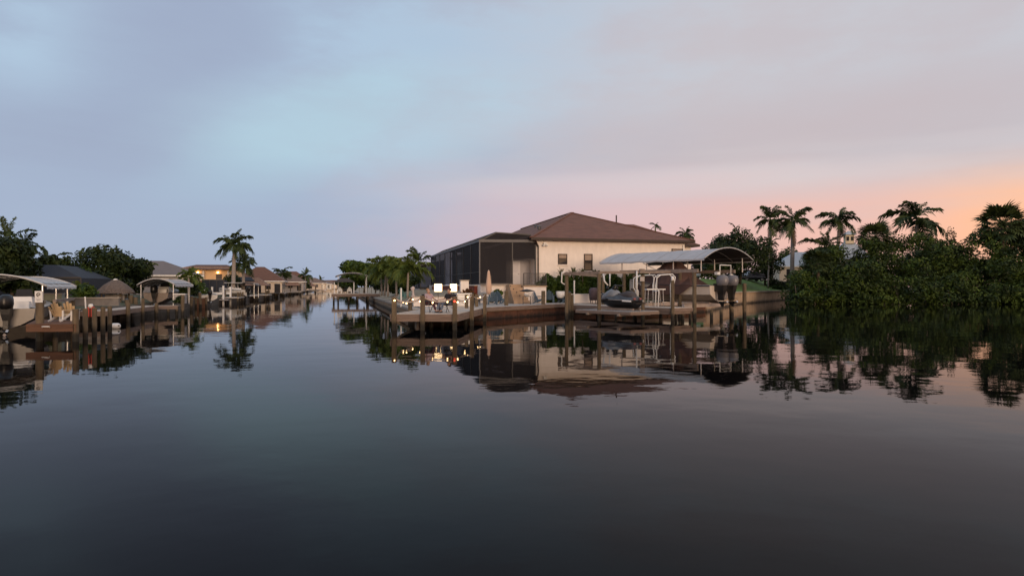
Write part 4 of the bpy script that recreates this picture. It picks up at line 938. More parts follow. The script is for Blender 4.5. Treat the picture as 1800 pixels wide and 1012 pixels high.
def seated(label, x, y, rz, shirt, trousers, hairm, lean=.25, leg_out=.2, z=ZD, arm='lap'):
    """seated figure facing -y; seat height .42"""
    t = thing('person', label, 'person', (x, y, z), rz); sh = .46
    up = Vector((0, math.sin(lean), math.cos(lean)))
    P = lambda h, dy=0, dx=0: Vector((dx, dy, sh + .06)) + up * h
    V4 = lambda v, r_: (v.x, v.y, v.z, r_)
    vs = [V4(P(0), (.165, .12))]; es = []
    chest = chain(vs, es, 0, [V4(P(.18), (.14, .105)), V4(P(.36), (.165, .115)), V4(P(.47), (.13, .09))])
    nk = chain(vs, es, chest, [V4(P(.53, -.01), .055), V4(P(.575, -.035), (.06, .065)), V4(P(.66, -.06), (.08, .098)), V4(P(.75, -.055), (.072, .09)), V4(P(.79, -.05), .045)])
    chain(vs, es, len(vs) - 4 + 0, [V4(P(.63, -.175), .014)])           # nose
    for s in (-1, 1):
        kn = Vector((s * .15, -.46, sh + .06)); an = Vector((s * .14, -.46 - leg_out, .1)); toe = an + Vector((0, -.17, -.05))
        chain(vs, es, 0, [(s * .1, -.04, sh + .04, .09), (kn.x, kn.y, kn.z, .062), (an.x * .5 + kn.x * .5, an.y * .5 + kn.y * .5, .33, .055), (an.x, an.y, an.z, .04), (toe.x, toe.y, toe.z, .036)])
        so = P(.44, 0, s * .2); elb = P(.2, .02, s * .29) + Vector((0, -.06, 0)); wr = Vector((s * .2, -.32, sh + .2)) if arm == 'lap' else Vector((s * .33, -.28, sh + .24))
        a0 = chain(vs, es, chest, [V4(so, .06), V4(so.lerp(elb, .5), .046), V4(elb, .04), V4(wr, .028), V4(wr + Vector((-s * .02, -.07, -.01)), (.038, .022))])
        for k, (off, ln) in enumerate(((-.03, .06), (-.01, .075), (.01, .07), (.03, .055))):
            chain(vs, es, a0, [V4(wr + Vector((-s * .02 + off, -.12, -.015)), .011), V4(wr + Vector((-s * .02 + off, -.12 - ln, -.045)), .008)])
        chain(vs, es, a0 - 1, [V4(wr + Vector((-s * .07, -.06, .0)), .011), V4(wr + Vector((-s * .075, -.1, -.01)), .008)])
    link(skin_mesh('body', vs, es, SKIN), 'body', t)
    # clothing
    cv = [V4(P(-.02), (.18, .135)), V4(P(.18), (.155, .12)), V4(P(.36), (.18, .13)), V4(P(.48), (.12, .085))]; ce = [(0, 1), (1, 2), (2, 3)]
    for s in (-1, 1):
        so = P(.45, 0, s * .2); elb = P(.2, .02, s * .29) + Vector((0, -.06, 0)); chain(cv, ce, 2, [V4(so, .075), V4(so.lerp(elb, .75), .066)])
    link(skin_mesh('shirt', cv, ce, shirt), 'shirt', t)
    tv = [V4(P(.0), (.175, .13))]; te = []
    for s in (-1, 1):
        kn = Vector((s * .15, -.46, sh + .06)); an = Vector((s * .14, -.46 - leg_out, .12))
        chain(tv, te, 0, [(s * .1, -.05, sh + .05, .105), (kn.x, kn.y, kn.z, .078), (an.x * .5 + kn.x * .5, an.y * .5 + kn.y * .5, .33, .07), (an.x, an.y, an.z, .058)])
    link(skin_mesh('trousers', tv, te, trousers), 'trousers', t)
    hv = P(.73, -.025); MB().ball((hv.x, hv.y, hv.z), (.095, .11, .1), 12, 8).build('hair', hairm, t, True)
    for s in (-1, 1): MB().box((s * .05, hv.y - .01, hv.z - .09), (.0, .0, .0)) 
    for s in (-1, 1): MB().loft([[(s * .13 - .04, -.46 - leg_out - .2, .01), (s * .13 + .05, -.46 - leg_out - .2, .01), (s * .13 + .05, -.46 - leg_out + .07, .01), (s * .13 - .04, -.46 - leg_out + .07, .01)], [(s * .13 - .035, -.46 - leg_out - .18, .07), (s * .13 + .045, -.46 - leg_out - .18, .07), (s * .13 + .045, -.46 - leg_out + .06, .11), (s * .13 - .035, -.46 - leg_out + .06, .11)]]).build('shoe', DKMET, t)
    return t
def sling(label, x, y, rz, z=ZD, m=None):
    t = thing('sling_chair', label, 'chair', (x, y, z), rz); m = m or mat('dark_sling', (.035, .03, .032), .8, .15)
    MB().loft([[(-.26, y_, z_), (.26, y_, z_), (.26, y_, z_ - .02), (-.26, y_, z_ - .02)] for y_, z_ in ((-.3, .43), (0, .385), (.16, .39))]).build('seat', m, t)
    MB().loft([[(-.26, y_, z_), (.26, y_, z_), (.26, y_ + .02, z_), (-.26, y_ + .02, z_)] for y_, z_ in ((.17, .39), (.27, .7), (.36, .98))]).build('backrest', m, t)
    for s in (-1, 1):
        MB().tube([(s * .28, -.36, 0), (s * .28, -.27, .42), (s * .28, .15, .38), (s * .28, .38, 1.0)], .018, 6).build('side_frame', DKMET, t, True)
        MB().tube([(s * .3, -.32, .6), (s * .3, .22, .62)], .022, 6).build('arm_rest', DKMET, t)
        MB().tube([(s * .29, -.3, .3), (s * .3, -.31, .6)], .015, 6).build('arm_post', DKMET, t)
        MB().tube([(s * .28, .12, .39), (s * .28, .36, 0)], .018, 6).build('leg', DKMET, t)
    return t
BSH = mat('black_shirt', (.018, .012, .014), .85, .2); LSH = mat('lilac_shirt', (.40, .30, .34), .85, .12); JEAN = mat('jeans', (.14, .16, .21), .85, .15); MAR = mat('maroon_trousers', (.07, .02, .025), .85, .15)
x, y = pos(787, 34.6); sling('dark sling chair under the person in the black shirt', x, y, -.75); seated('person in black shirt and grey jeans seated on the platform', x, y, -.75, BSH, JEAN, mat('brown_hair', (.05, .03, .02), .8, .2), .22, .12, arm='rest')
x, y = pos(756, 35.0); sling('dark sling chair under the person in the lilac shirt', x, y, .75); seated('person in lilac shirt leaning back in a chair on the platform', x, y, .75, LSH, MAR, mat('sandy_hair', (.30, .17, .08), .8, .2), .34, .25)

# ------------------------------------------------------------------ palms left of the pool cage
for px, d, yc, fl, sd, lab in ((671, 74, 470, 2.4, 1, 'leftmost light green palm in the clump by the canal'), (676, 70, 468, 2.3, 2, 'light green palm crowded second in the clump by the canal'),
        (682, 66, 467, 2.5, 3, 'light green palm in the middle of the clump by the canal'), (697, 66, 468, 2.4, 4, 'slim light green palm just right of the canal clump'), (716.5, 60, 470, 2.5, 5, 'slim light green palm closest to the pool cage')):
    x, y = pos(px, d); palm('areca_palm', lab, x, y, 1.5, zy(yc + 8, d), fl, sd, 'areca', 15, (random.Random(sd).uniform(-.2, .2), 0), .1, 'light green palms beside the pool cage')
x, y = pos(736, 92); palm('royal_palm', 'dark palm showing above the low enclosure left of the pool cage', x, y, 1.8, zy(462, 92), 2.6, 7, 'royal', 13)
x, y = pos(640, 100); tree('shade_tree', 'round green tree behind the far dock canopy', x, y, 1.2, zy(461, 100) - 1.2, 3.6, 3, 51, LF_M, 5000, .3)
x, y = pos(660, 110); tree('shade_tree', 'second green tree behind the light green palm clump', x, y, 1.2, zy(464, 110) - 1.2, 3.6, 3, 52, LF_M, 4000, .3)
x, y = pos(700, 84); tree('shade_tree', 'low dark tree behind the slim light green palms', x, y, 1.2, zy(481, 84) - 1.2, 3.4, 2, 53, LF_D, 3500, .25, low=.05)

# far dock on the right bank, with its canopy
fd = thing('far_dock', 'wooden dock on tall piles further up the canal', 'dock', (*bankR(50), 0), TH)
MB().box((-2.6, 2.6, 1.25), (6.4, 5.2, .1)).build('deck', PLANK, fd)
MB().box((-2.6, -.03, 1.02), (6.4, .06, .34)).build('fascia_board', FASW, fd); MB().box((-5.83, 2.6, 1.02), (.06, 5.2, .34)).build('fascia_board', FASW, fd)
for x in (-5.6, -5.0, -3.6, -2.4, -1.0, .2):
    for yy in (.15, 4.8): pile(fd, x, yy, 1.15, r=.12, zw=.5)
for k in range(7): MB().beam((-.8 + .55 * k - 1.4, .1, 1.3), (-.8 + .55 * k - 1.4, .1, 2.1), .06, .06).build('rail_post', PILE, fd)
MB().beam((-2.2, .1, 2.1), (1.2, .1, 2.1), .08, .06).build('rail', PILE, fd)
x0 = bankR(50); fc = canopy('boat_canopy', 'grey barrel canopy above the far dock on the canal', (x0[0] - 3.4, x0[1] + .8, 0), TH + R(90) * 0, 4.6, 4.2, 3.65, .5, CANV, ((.05, 0), (.95, 0)), 1.3, pm=WHITE)
fg = thing('gazebo', 'small dark roofed gazebo on the far dock', 'gazebo', (x0[0] - 4.4, x0[1] + .2, 1.3), TH)
MB().add([(-1.5, -.9, 1.55), (1.5, -.9, 1.55), (1.5, .9, 1.55), (-1.5, .9, 1.55), (-.5, 0, 2.1), (.5, 0, 2.1)], [(3, 2, 1, 0), (0, 1, 5, 4), (1, 2, 5), (2, 3, 4, 5), (3, 0, 4)]).build('roof', mat('dark_shingle', (.05, .042, .04), .9, .2), fg)
for a in (-1.3, 1.3):
    for c in (-.75, .75): MB().tube([(a, c, 0), (a, c, 1.56)], .06, 7).build('post', WHITE, fg)
for k, (dx, m) in enumerate(((-.6, WHITE), (.1, BLACK), (.7, WHITE))):
    adirondack('dock_chair', ['white chair left in the far gazebo', 'black chair in the middle of the far gazebo', 'white chair right in the far gazebo'][k], x0[0] - 4.4 + dx * .97, x0[1] + .2 + dx * .26, .2, m, 1.3, .9)

# ------------------------------------------------------------------ left bank
def roof_house(name, label, px, d, w, dep, zg, ze, rise, wallm, roofm, rz=TH, wins=4, front='-y', ov=.5, lit=None, group=None):
    x, y = pos(px, d); t = thing(name, label, 'house', (x, y, zg), rz, group); e = ze - zg
    MB().box((0, 0, e / 2), (w, dep, e)).build('wall', wallm, t)
    a, c = w / 2 + ov, dep / 2 + ov; k = min(a, c) * .95; long_x = a >= c
    rv = [(-a, -c, e), (a, -c, e), (a, c, e), (-a, c, e)] + ([(-a + k, 0, e + rise), (a - k + .01, 0, e + rise)] if long_x else [(0, -c + k, e + rise), (0, c - k + .01, e + rise)])
    fs = [(3, 2, 1, 0)] + ([(0, 1, 5, 4), (1, 2, 5), (2, 3, 4, 5), (3, 0, 4)] if long_x else [(0, 1, 4), (1, 2, 5, 4), (2, 3, 5), (3, 0, 4, 5)])
    rf = MB().add(rv, fs).build('roof', roofm, t)
    MB().box((0, 0, e - .1), (2 * a - .02, 2 * c - .02, .18)).build('fascia', FASC if roofm is ROOF else WHITE, rf)
    for side, length, ax in (('-y', w, 0), ('+x', dep, 1)):
        nw = max(1, int(wins * length / max(w, dep)))
        for i in range(nw):
            q = (i + .5) / nw * length - length / 2
            hh = 1.2 if i % 2 else 1.9; zc = min(e - .5 - hh / 2, 1.6)
            if ax == 0: wn = MB().box((q, -dep / 2 - .012, zc), (1.1, .03, hh)).build('window', lit or GLASS, t); MB().box((q, -dep / 2 - .03, zc + hh / 2), (1.25, .05, .1)).build('frame', WHITE, wn)
            else: wn = MB().box((w / 2 + .012, q, zc), (.03, 1.1, hh)).build('window', lit or GLASS, t); MB().box((w / 2 + .03, q, zc + hh / 2), (.05, 1.25, .1)).build('frame', WHITE, wn)
    return t
R_GREY = mat('grey_shingle', (.17, .15, .15), .9, .15, 1.2, vec=(1, 1, 6)); R_RED = mat('terracotta', (.14, .072, .052), .9, .25, 2, vec=(1, 1, 6)); R_TAN = mat('tan_roof', (.17, .12, .10), .9, .2, 2, vec=(1, 1, 6))
W_CRM = mat('cream_wall', (.62, .52, .42), .9, .06); W_GRY = mat('grey_wall', (.36, .34, .34), .9, .06)
# house and dark pool cage behind the first dock
x, y = pos(95, 52)
dc = thing('pool_cage', 'dark blue screened pool cage behind the first left canopy', 'pool cage', (x, y, 1.2), TH)
NAVY = mat('navy_screen', (.022, .028, .042), .8, .2, .6)
MB().loft([[(-3.3, -2, 0), (2.6, -2, 0), (2.6, 5, 0), (-3.3, 5, 0)], [(-3.3, -2, 1.7), (2.6, -2, 1.7), (2.6, 5, 1.7), (-3.3, 5, 1.7)], [(-2.6, -.6, 2.75), (.4, -.6, 2.75), (.4, 4, 2.75), (-2.6, 4, 2.75)]]).build('screen', NAVY, dc)
for k in range(5): MB().beam((-3.3 + 1.475 * k, -2.03, 0), (-3.3 + 1.475 * k, -2.03, 1.7), .08, .08).build('post', BRONZE, dc)
MB().beam((-3.3, -2.03, 1.72), (2.6, -2.03, 1.72), .1, .1).build('beam', BRONZE, dc)
MB().beam((-3.4, -.9, 2.55), (-1.9, -.65, 2.78), .08, .08).build('gutter', WHITE, dc)
lwl = thing('low_wall', 'long low grey wall behind the cream dock chairs', 'wall', (*pos(140, 42), 1.05), TH)
MB().box((0, 0, .15), (4.6, .25, .5)).build('wall_body', mat('dull_concrete', (.20, .18, .165), .9, .2), lwl); MB().box((0, 0, .43), (4.7, .35, .06)).build('coping', CONC, lwl)  # the dim light of this bank is put into the darker concrete colour
# trees
for px, d, yt, rx, sd, m, lab in ((22, 46, 408, 2.5, 61, LF_D, 'tall dark tree at the left edge of the picture'), (-25, 44, 418, 2.4, 62, LF_D, 'dark tree cut off by the left edge of the picture'),
        (172, 60, 434, 3.3, 63, LF_D, 'broad dark tree between the dark cage and the thatched hut'), (212, 66, 446, 2.6, 64, LF_D, 'dark tree right behind the thatched hut'),
        (338, 74, 489, 2.0, 65, LF_M, 'green tree in front of the house with the lit balcony'), (128, 55, 470, 1.5, 66, LF_M, 'small green tree beside the dark blue cage'),
        (88, 58, 452, 2.4, 67, LF_D, 'dark bushy tree above the dark blue cage'), (409, 108, 480, 1.7, 68, LF_D, 'small dark tree right of the lit balcony'),
        (150, 45, 500, 1.2, 69, LF_M, 'low green bush behind the cream dock chairs'), (305, 66, 495, 2.2, 70, LF_D, 'low dark tree behind the second left canopy')):
    x, y = pos(px, d); h = zy(yt, d) - 1.1; tree('shade_tree', lab, x, y, 1.1, h, rx, rx * .9, sd, m, 5200 if rx > 2 else 2200, .2 if rx > 2 else .15, 12, low=.12)
for px, d, yc, fl, sd, lab in ((18, 53, 420, 2.2, 21, 'feathery palm crown against the dark tree at the left edge'), (45, 56, 432, 2.0, 22, 'feathery palm right of the tall dark tree at the left edge'), (86, 62, 462, 2.0, 23, 'low palm behind the dark blue cage'),
        (250, 70, 474, 1.5, 24, 'small yellow green palm in front of the grey roofed house'), (332, 64, 488, 1.4, 25, 'bushy palm right of the second left canopy'), (143, 46, 512, .95, 26, 'short palm beside the thatched hut')):
    x, y = pos(px, d); palm('garden_palm', lab, x, y, 1.1, zy(yc, d), fl, sd, 'areca' if sd in (24, 25, 26) else 'coco', 14, (0, 0), .12)
for px, d, yc, fl, sd, rt, lab in ((410, 93, 431, 2.7, 30, .26, 'tall royal palm with a pale trunk on the left bank'), (428, 98, 463, 2.5, 31, .22, 'shorter royal palm beside the tall pale trunked one'),
        (494, 150, 480, 2.6, 33, .2, 'lone palm rising above the brown roofs on the left bank'), (537, 190, 484, 3.2, 34, .2, 'round headed palm further up the left bank'), (463, 165, 486, 2.6, 35, .18, 'small palm just behind the nearest brown roof'), (563, 330, 494, 4.0, 36, .25, 'tiny palm near the head of the canal')):
    x, y = pos(px, d); palm('royal_palm' if sd < 34 else 'coconut_palm', lab, x, y, 1.0, zy(yc, d), fl, sd, 'royal' if sd < 34 else 'coco', 20 if sd < 33 else 15, (.2, 0) if sd == 30 else (0, 0), rt)
roof_house('ranch_house', 'grey roofed house behind the second left canopy', 268, 84, 11, 9, 1.2, 3.7, 1.9, W_GRY, R_GREY, TH + .2)
# house with the lit balcony
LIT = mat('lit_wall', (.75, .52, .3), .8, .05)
x, y = pos(367, 114)
bh = thing('balcony_house', 'brown roofed two storey house with a lit upper balcony', 'house', (x, y, 1.2), .12)
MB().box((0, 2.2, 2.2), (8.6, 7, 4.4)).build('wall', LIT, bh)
rf = MB().add([(-4.9, -2.9, 4.0), (4.7, -2.9, 4.0), (4.7, 6.3, 4.0), (-4.9, 6.3, 4.0), (-2.6, 1.4, 4.95), (2.6, 1.4, 4.95)], [(3, 2, 1, 0), (0, 1, 5, 4), (1, 2, 5), (2, 3, 4, 5), (3, 0, 4)]).build('roof', R_RED, bh)
MB().box((0, -2.0, 2.2), (8.6, 1.6, .2)).build('balcony_floor', W_CRM, bh)
for a in (-4.1, 0, 4.1): MB().box((a, -2.6, 3.0), (.3, .3, 1.5)).build('column', W_CRM, bh)
GLOW = mat('balcony_light', (1, .8, .5), .5, 0, emit=(1, .55, .2), es=15)
for a in (-1.35, 2.0): MB().ball((a, -1.5, 3.5), .13).build('wall_lamp', GLOW, bh, True)
for a in (-1.2, 2.15): w_ = MB().box((a, -1.32, 2.75), (1.0, .05, .9)).build('window', GLASS, bh); MB().box((a, -1.35, 3.22), (1.1, .05, .06)).build('frame', FASC, w_)
x, y = pos(378, 96)
dk = thing('pool_cage', 'small dark screened cage below the lit balcony', 'pool cage', (x, y, 1.1), TH)
MB().box((0, 0, 1.05), (2.9, 3, 2.1)).build('screen', NAVY, dk)
for k in range(4): MB().beam((-1.45 + .97 * k, -1.53, 0), (-1.45 + .97 * k, -1.53, 2.1), .07, .07).build('post', BRONZE, dk)
MB().beam((-1.5, -1.53, 2.13), (1.5, -1.53, 2.13), .1, .1).build('beam', BRONZE, dk)
x, y = pos(430, 112)
dk = thing('pool_cage', 'dark screened cage behind the two royal palms', 'pool cage', (x, y, 1.1), TH)
MB().loft([[(-1.8, -2, 0), (1.8, -2, 0), (1.8, 4, 0), (-1.8, 4, 0)], [(-1.8, -2, 2.2), (1.8, -2, 2.2), (1.8, 4, 2.2), (-1.8, 4, 2.2)], [(-1, -1, 2.8), (1, -1, 2.8), (1, 3, 2.8), (-1, 3, 2.8)]]).build('screen', NAVY, dk)
for k in range(4): MB().beam((-1.8 + 1.2 * k, -2.03, 0), (-1.8 + 1.2 * k, -2.03, 2.2), .08, .08).build('post', BRONZE, dk)

# first dock
D1 = thing('dock', 'reddish brown dock with cream chairs near the left edge', 'dock', (-18.6, 25.7, 0), .06)
RDW = mat('red_dock_wood', (.12, .058, .033), .8, .3, 2, vec=(.6, 6, 6))
plank_rows(D1, (-.75, 0), (1.1, 0), (-.95, 3.4), (-2.6, 3.4), .145, .72, .045, RDW)
MB().box((.15, -.03, .56), (1.8, .05, .3)).build('fascia_board', RDW, D1); MB().beam((1.12, 0, .56), (-.92, 3.4, .56), .05, .3).build('fascia_board', RDW, D1)
cl_ = MB().tube([(-.1, -.07, .58), (-.1, -.11, .62), (.18, -.11, .62), (.18, -.07, .58)], .022, 6).build('cleat', WHITE, D1, True)
for px, d, yt, q in ((70, 26.2, 528, .15), (133, 25.9, 543, .12), (150, 27.0, 542, .1), (166, 28.2, 541, .1), (181, 29.6, 539, .1), (193, 31, 538, .1)):
    x, y = pos(px, d); v_ = Matrix.Rotation(-.06, 3, 'Z') @ Vector((x + 18.6, y - 25.7, 0)); pile(D1, v_.x, v_.y, zy(yt, d), r=q, zw=.35)
x, y = pos(69.5, 25.95)
sg = thing('dock_sign', 'white sign with a dark curved mark fixed to the dock post', 'sign', (x, y, zy(531, 25.9)))
MB().box((0, -.04, .22), (.31, .03, .46)).build('board', WHITE, sg)
MB().tube([(.07 * math.cos(a), -.062, .3 + .07 * math.sin(a)) for a in [.3 + k * .55 for k in range(9)]], .016, 6).build('mark', BLACK, sg, True)
MB().box((.02, -.06, .29), (.1, .008, .03)).build('mark', BLACK, sg)
for k in range(2): MB().box((0, -.058, .12 - .05 * k), (.2 - .05 * k, .006, .018)).build('text_line', mat('sign_grey', (.25, .25, .25), .7, .1), sg)
for px, d, rz, lab in ((108, 27.8, .5, 'left cream slatted chair on the reddish dock'), (123, 28.6, .9, 'right cream slatted chair on the reddish dock')):
    x, y = pos(px, d); adirondack('dock_chair', lab, x, y, rz + 2.6, CREAM, .72, .85, 'cream dock chairs', WHITE)
x, y = pos(160, 29)
lv = thing('life_jacket', 'red life jacket hanging on the dock post', 'life jacket', (x, y, .75))
MB().loft([[(-.14 * w, -.05, z), (.14 * w, -.05, z), (.15 * w, .06, z), (-.15 * w, .06, z)] for z, w in ((.1, .9), (.3, 1.1), (.45, 1), (.55, .8))]).build('vest', mat('red_vest', (.48, .06, .04), .7, .12), lv)
MB().loft([[(-.12 * w, -.06, z), (.1 * w, -.06, z), (.1 * w, .05, z), (-.12 * w, .05, z)] for z, w in ((.5, .5), (.58, .8), (.64, .7), (.68, .3))]).build('collar', WHITE, lv, True)
MB().box((0, -.07, .3), (.04, .02, .4)).build('strap', BLACK, lv)
x, y = pos(203, 34)
fb = thing('fender_float', 'white float lying on the water beside the dock posts', 'float', (x, y, .0), .2)
MB().loft([[(xx, r_ * math.cos(6.283 * k / 10), .13 + r_ * math.sin(6.283 * k / 10)) for k in range(10)] for xx, r_ in ((-.27, .05), (-.24, .13), (-.1, .16), (.1, .16), (.2, .12), (.25, .05))]).build('body', WHITE, fb, True)
MB().box((.2, -.1, .16), (.06, .1, .05)).build('eye', BLACK, fb)
x, y = pos(151, 33); pvw = thing('white_post', 'slim white stick leaning beside the left dock posts', 'post', (x, y, .9)); MB().tube([(0, 0, 0), (-.04, 0, .75)], .035, 7).build('shaft', WHITE, pvw); MB().ball((-.04, 0, .76), .04).build('cap', WHITE, pvw)
# first boathouse and boat
boat('skiff', 'pale skiff with a black outboard under the first left canopy', (-22.9, 29.3, .3), R(26), 5.6, 2.1, 1.05, None, mat('tan_hull', (.22, .195, .17), .4, .08), True, 1, BLACK, None, False, .95)
canopy('boat_canopy', 'pale grey barrel canopy over the skiff at the left edge', (-24.9, 31.0, 0), R(26), 4.1, 8.6, 2.22, .56, mat('canvas_pale', (.50, .50, .50), .8, .06), ((.1, 0), (.5, 0), (.9, 0)), .3)
lf1 = thing('boat_lift', 'low timber lift frame under the first left canopy', 'lift', (-24.2, 31.2, 0), R(26))
for a in (-1.7, 1.7):
    for c in (0, 5): pile(lf1, a, c, 1.5, r=.12)
    MB().beam((a, -.2, 1.5), (a, 5.2, 1.5), .14, .14).build('beam', GW, lf1)
x, y = pos(92, 39)
bx = thing('dock_box', 'grey green dock box behind the sign post', 'box', (x, y, .95), .4)
MB().box((0, 0, .4), (1.1, .7, .8)).build('box_body', mat('green_grey_box', (.26, .30, .26), .6, .1), bx); MB().box((0, 0, .83), (1.16, .76, .07)).build('lid', W_GRY, bx)
x, y = pos(84, 38.2); tree('grass_clump', 'green plant clump beside the reddish dock', x, y, .85, .55, .6, .5, 77, LF_M, 500, .1, 5, False, 'plant', None, .02)
# thatched hut
x, y = pos(203, 52)
tk = thing('tiki_hut', 'round thatched hut on the left bank', 'hut', (x, y, 1.1), .3)
pr = [(0.02, 1.68), (.22, 1.64), (.5, 1.5), (.9, 1.2), (1.2, .9), (1.42, .62), (1.38, .55), (1.1, .72), (.5, 1.2)]
b = MB(); rd = random.Random(5); n = 26; rs = [[(r_ * (1 + rd.uniform(-.03, .03)) * math.cos(6.2832 * k / n), r_ * (1 + rd.uniform(-.03, .03)) * math.sin(6.2832 * k / n), z + rd.uniform(-.04, .04)) for k in range(n)] for r_, z in pr]
b.loft(rs).build('thatch_roof', THATCH, tk)
MB().lathe([(.2, 1.62), (.14, 1.72), (.02, 1.76)], (0, 0, 0), 10).build('ridge_cap', WHITE, tk, True)
for k in range(4):
    a = .6 + 1.571 * k; MB().tube([(1.0 * math.cos(a), 1.0 * math.sin(a), -.2), (1.0 * math.cos(a), 1.0 * math.sin(a), .9)], .07, 7).build('post', PILE, tk)
MB().box((0, .2, .25), (1.4, .9, .5)).build('bar_counter', W_GRY, tk)
D3 = thing('dock', 'low pale dock along the bank below the thatched hut', 'dock', (*bankL(12, -.9), 0), TH)
plank_rows(D3, (-.8, -1.2), (.7, -1.2), (.7, 9.5), (-.8, 9.5), .15, .78, .045)
MB().box((.73, 4.15, .62), (.05, 10.7, .28)).build('fascia_board', FASW, D3); MB().box((-.05, -1.23, .62), (1.5, .05, .28)).build('fascia_board', FASW, D3)
for k in range(4): pile(D3, .82 + .02 * (k % 2), -1.0 + 3.3 * k, 1.0 + .2 * ((k * 7) % 3), r=.11 + .02 * (k % 2))
for k in range(4): pile(D3, -.4, -.6 + 2.6 * k, .72, r=.1)
for k, (px, d, h_) in enumerate(((224, 47, 1.25), (238, 49, 1.4), (336, 60, 1.3), (352, 66, 1.6), (395, 84, 1.7), (404, 88, 1.6))):
    x, y = pos(px, d); t = thing('mooring_post', ['leftmost mooring post below the thatched hut', 'mooring post just left of the second left canopy', 'mooring post right of the second left canopy', 'mooring post by the dark red dock face', 'mooring post right of the empty white lift', 'mooring post in front of the royal palm trunks'][k], 'post', (x, y, 0))
    MB().tube([(0, 0, -1), (.03, 0, .4), (.06 * (k % 3 - 1), .02, h_)], .14, 9).build('shaft', PILE, t); MB().lathe([(.15, 0), (.15, .03), (.02, .1)], (.06 * (k % 3 - 1), .02, h_), 9).build('cap', DKMET, t)
# second canopy with boat
D2 = thing('dock', 'pale plank dock in front of the second left canopy', 'dock', (*pos(275, 49.5), 0), TH)
plank_rows(D2, (-1.4, 0), (1.5, 0), (1.5, 1.6), (-1.4, 1.6), .15, .74, .045)
MB().box((.05, -.03, .6), (2.9, .05, .26)).build('fascia_board', FASW, D2)
for a in (-1.3, 0, .8, 1.4): pile(D2, a, .1, .72, r=.11)
for a in (-1.7, 1.85): pile(D2, a, -.1, 1.55, r=.13)
x, y = pos(274, 52.6); boat('skiff', 'dark boat seen from behind under the second left canopy', (x, y, .85), TH, 5.5, 2.0, 1.0, None, mat('tan_hull2', (.20, .16, .135), .4, .1), True, 1, BLACK, None, False, .9)
x, y = pos(274.5, 50.6); canopy('boat_canopy', 'grey arched canopy facing the viewer on the left bank', (x, y, 0), TH, 2.75, 6.5, 2.32, .5, CANV, ((.05, 0), (.9, 0)), .7)
x, y = pos(316, 50); tree('grass_clump', 'small green shrub beside the second left canopy', x, y, .9, .6, .5, .5, 78, LF_D, 400, .1, 5, False, 'plant', None, .02)
x, y = pos(317, 50.5)
bb = thing('dock_box', 'pale dock box right of the second left canopy', 'box', (x, y, .9), TH); MB().box((0, 0, .35), (.8, .6, .7)).build('box_body', W_GRY, bb); MB().box((0, 0, .73), (.86, .66, .06)).build('lid', WHITE, bb)
rdw = thing('dock', 'dark red dock face left of the white lift', 'dock', (*pos(345, 68), 0), TH)
MB().box((0, .6, .98), (2.2, 1.4, .08)).build('deck', RDW, rdw); MB().box((0, -.13, .45), (2.2, .06, .95)).build('fascia_board', RDW, rdw)
for a in (-1, 0, 1): pile(rdw, a, -.2, 1.1, r=.1)
# white lift
x, y = pos(376, 82)
wl = thing('boat_lift', 'empty white boat lift with two tall posts', 'lift', (x, y, 0), .15)
for a in (-1.15, 1.15):
    MB().beam((a, 0, -.5), (a, 0, zy(502, 82)), .2, .2).build('post', WHITE, wl); MB().beam((a, 3.2, -.5), (a, 3.2, zy(504, 82)), .2, .2).build('post', WHITE, wl)
MB().beam((-1.15, -.02, 1.35), (1.15, -.02, 1.35), .16, .3).build('beam', WHITE, wl); MB().beam((-1.15, 3.2, 1.35), (1.15, 3.2, 1.35), .16, .24).build('beam', WHITE, wl)
MB().box((.2, -.4, .55), (3.4, .8, .14)).build('catwalk', W_GRY, wl)
for k, (px, d, zz, s, lab) in enumerate(((432, 92, .95, 5.2, 'white boat on a lift behind the royal palm trunks'), (368, 74, .5, 3.6, 'small boat beside the dark red dock face'))):
    x, y = pos(px, d); boat('skiff', lab, (x, y, zz), TH + (.9 if k == 0 else .3), s, 1.9, .9, None, GELC, k == 0, 1, BLACK, None, k == 0, .8)
x, y = pos(428, 94); canopy('boat_canopy', 'dark canopy above the white boat near the royal palms', (x, y, 0), TH, 3.4, 5.5, 2.5, .3, mat('canvas_dark', (.12, .12, .13), .8, .1), ((.05, 0), (.95, 0)), .5)
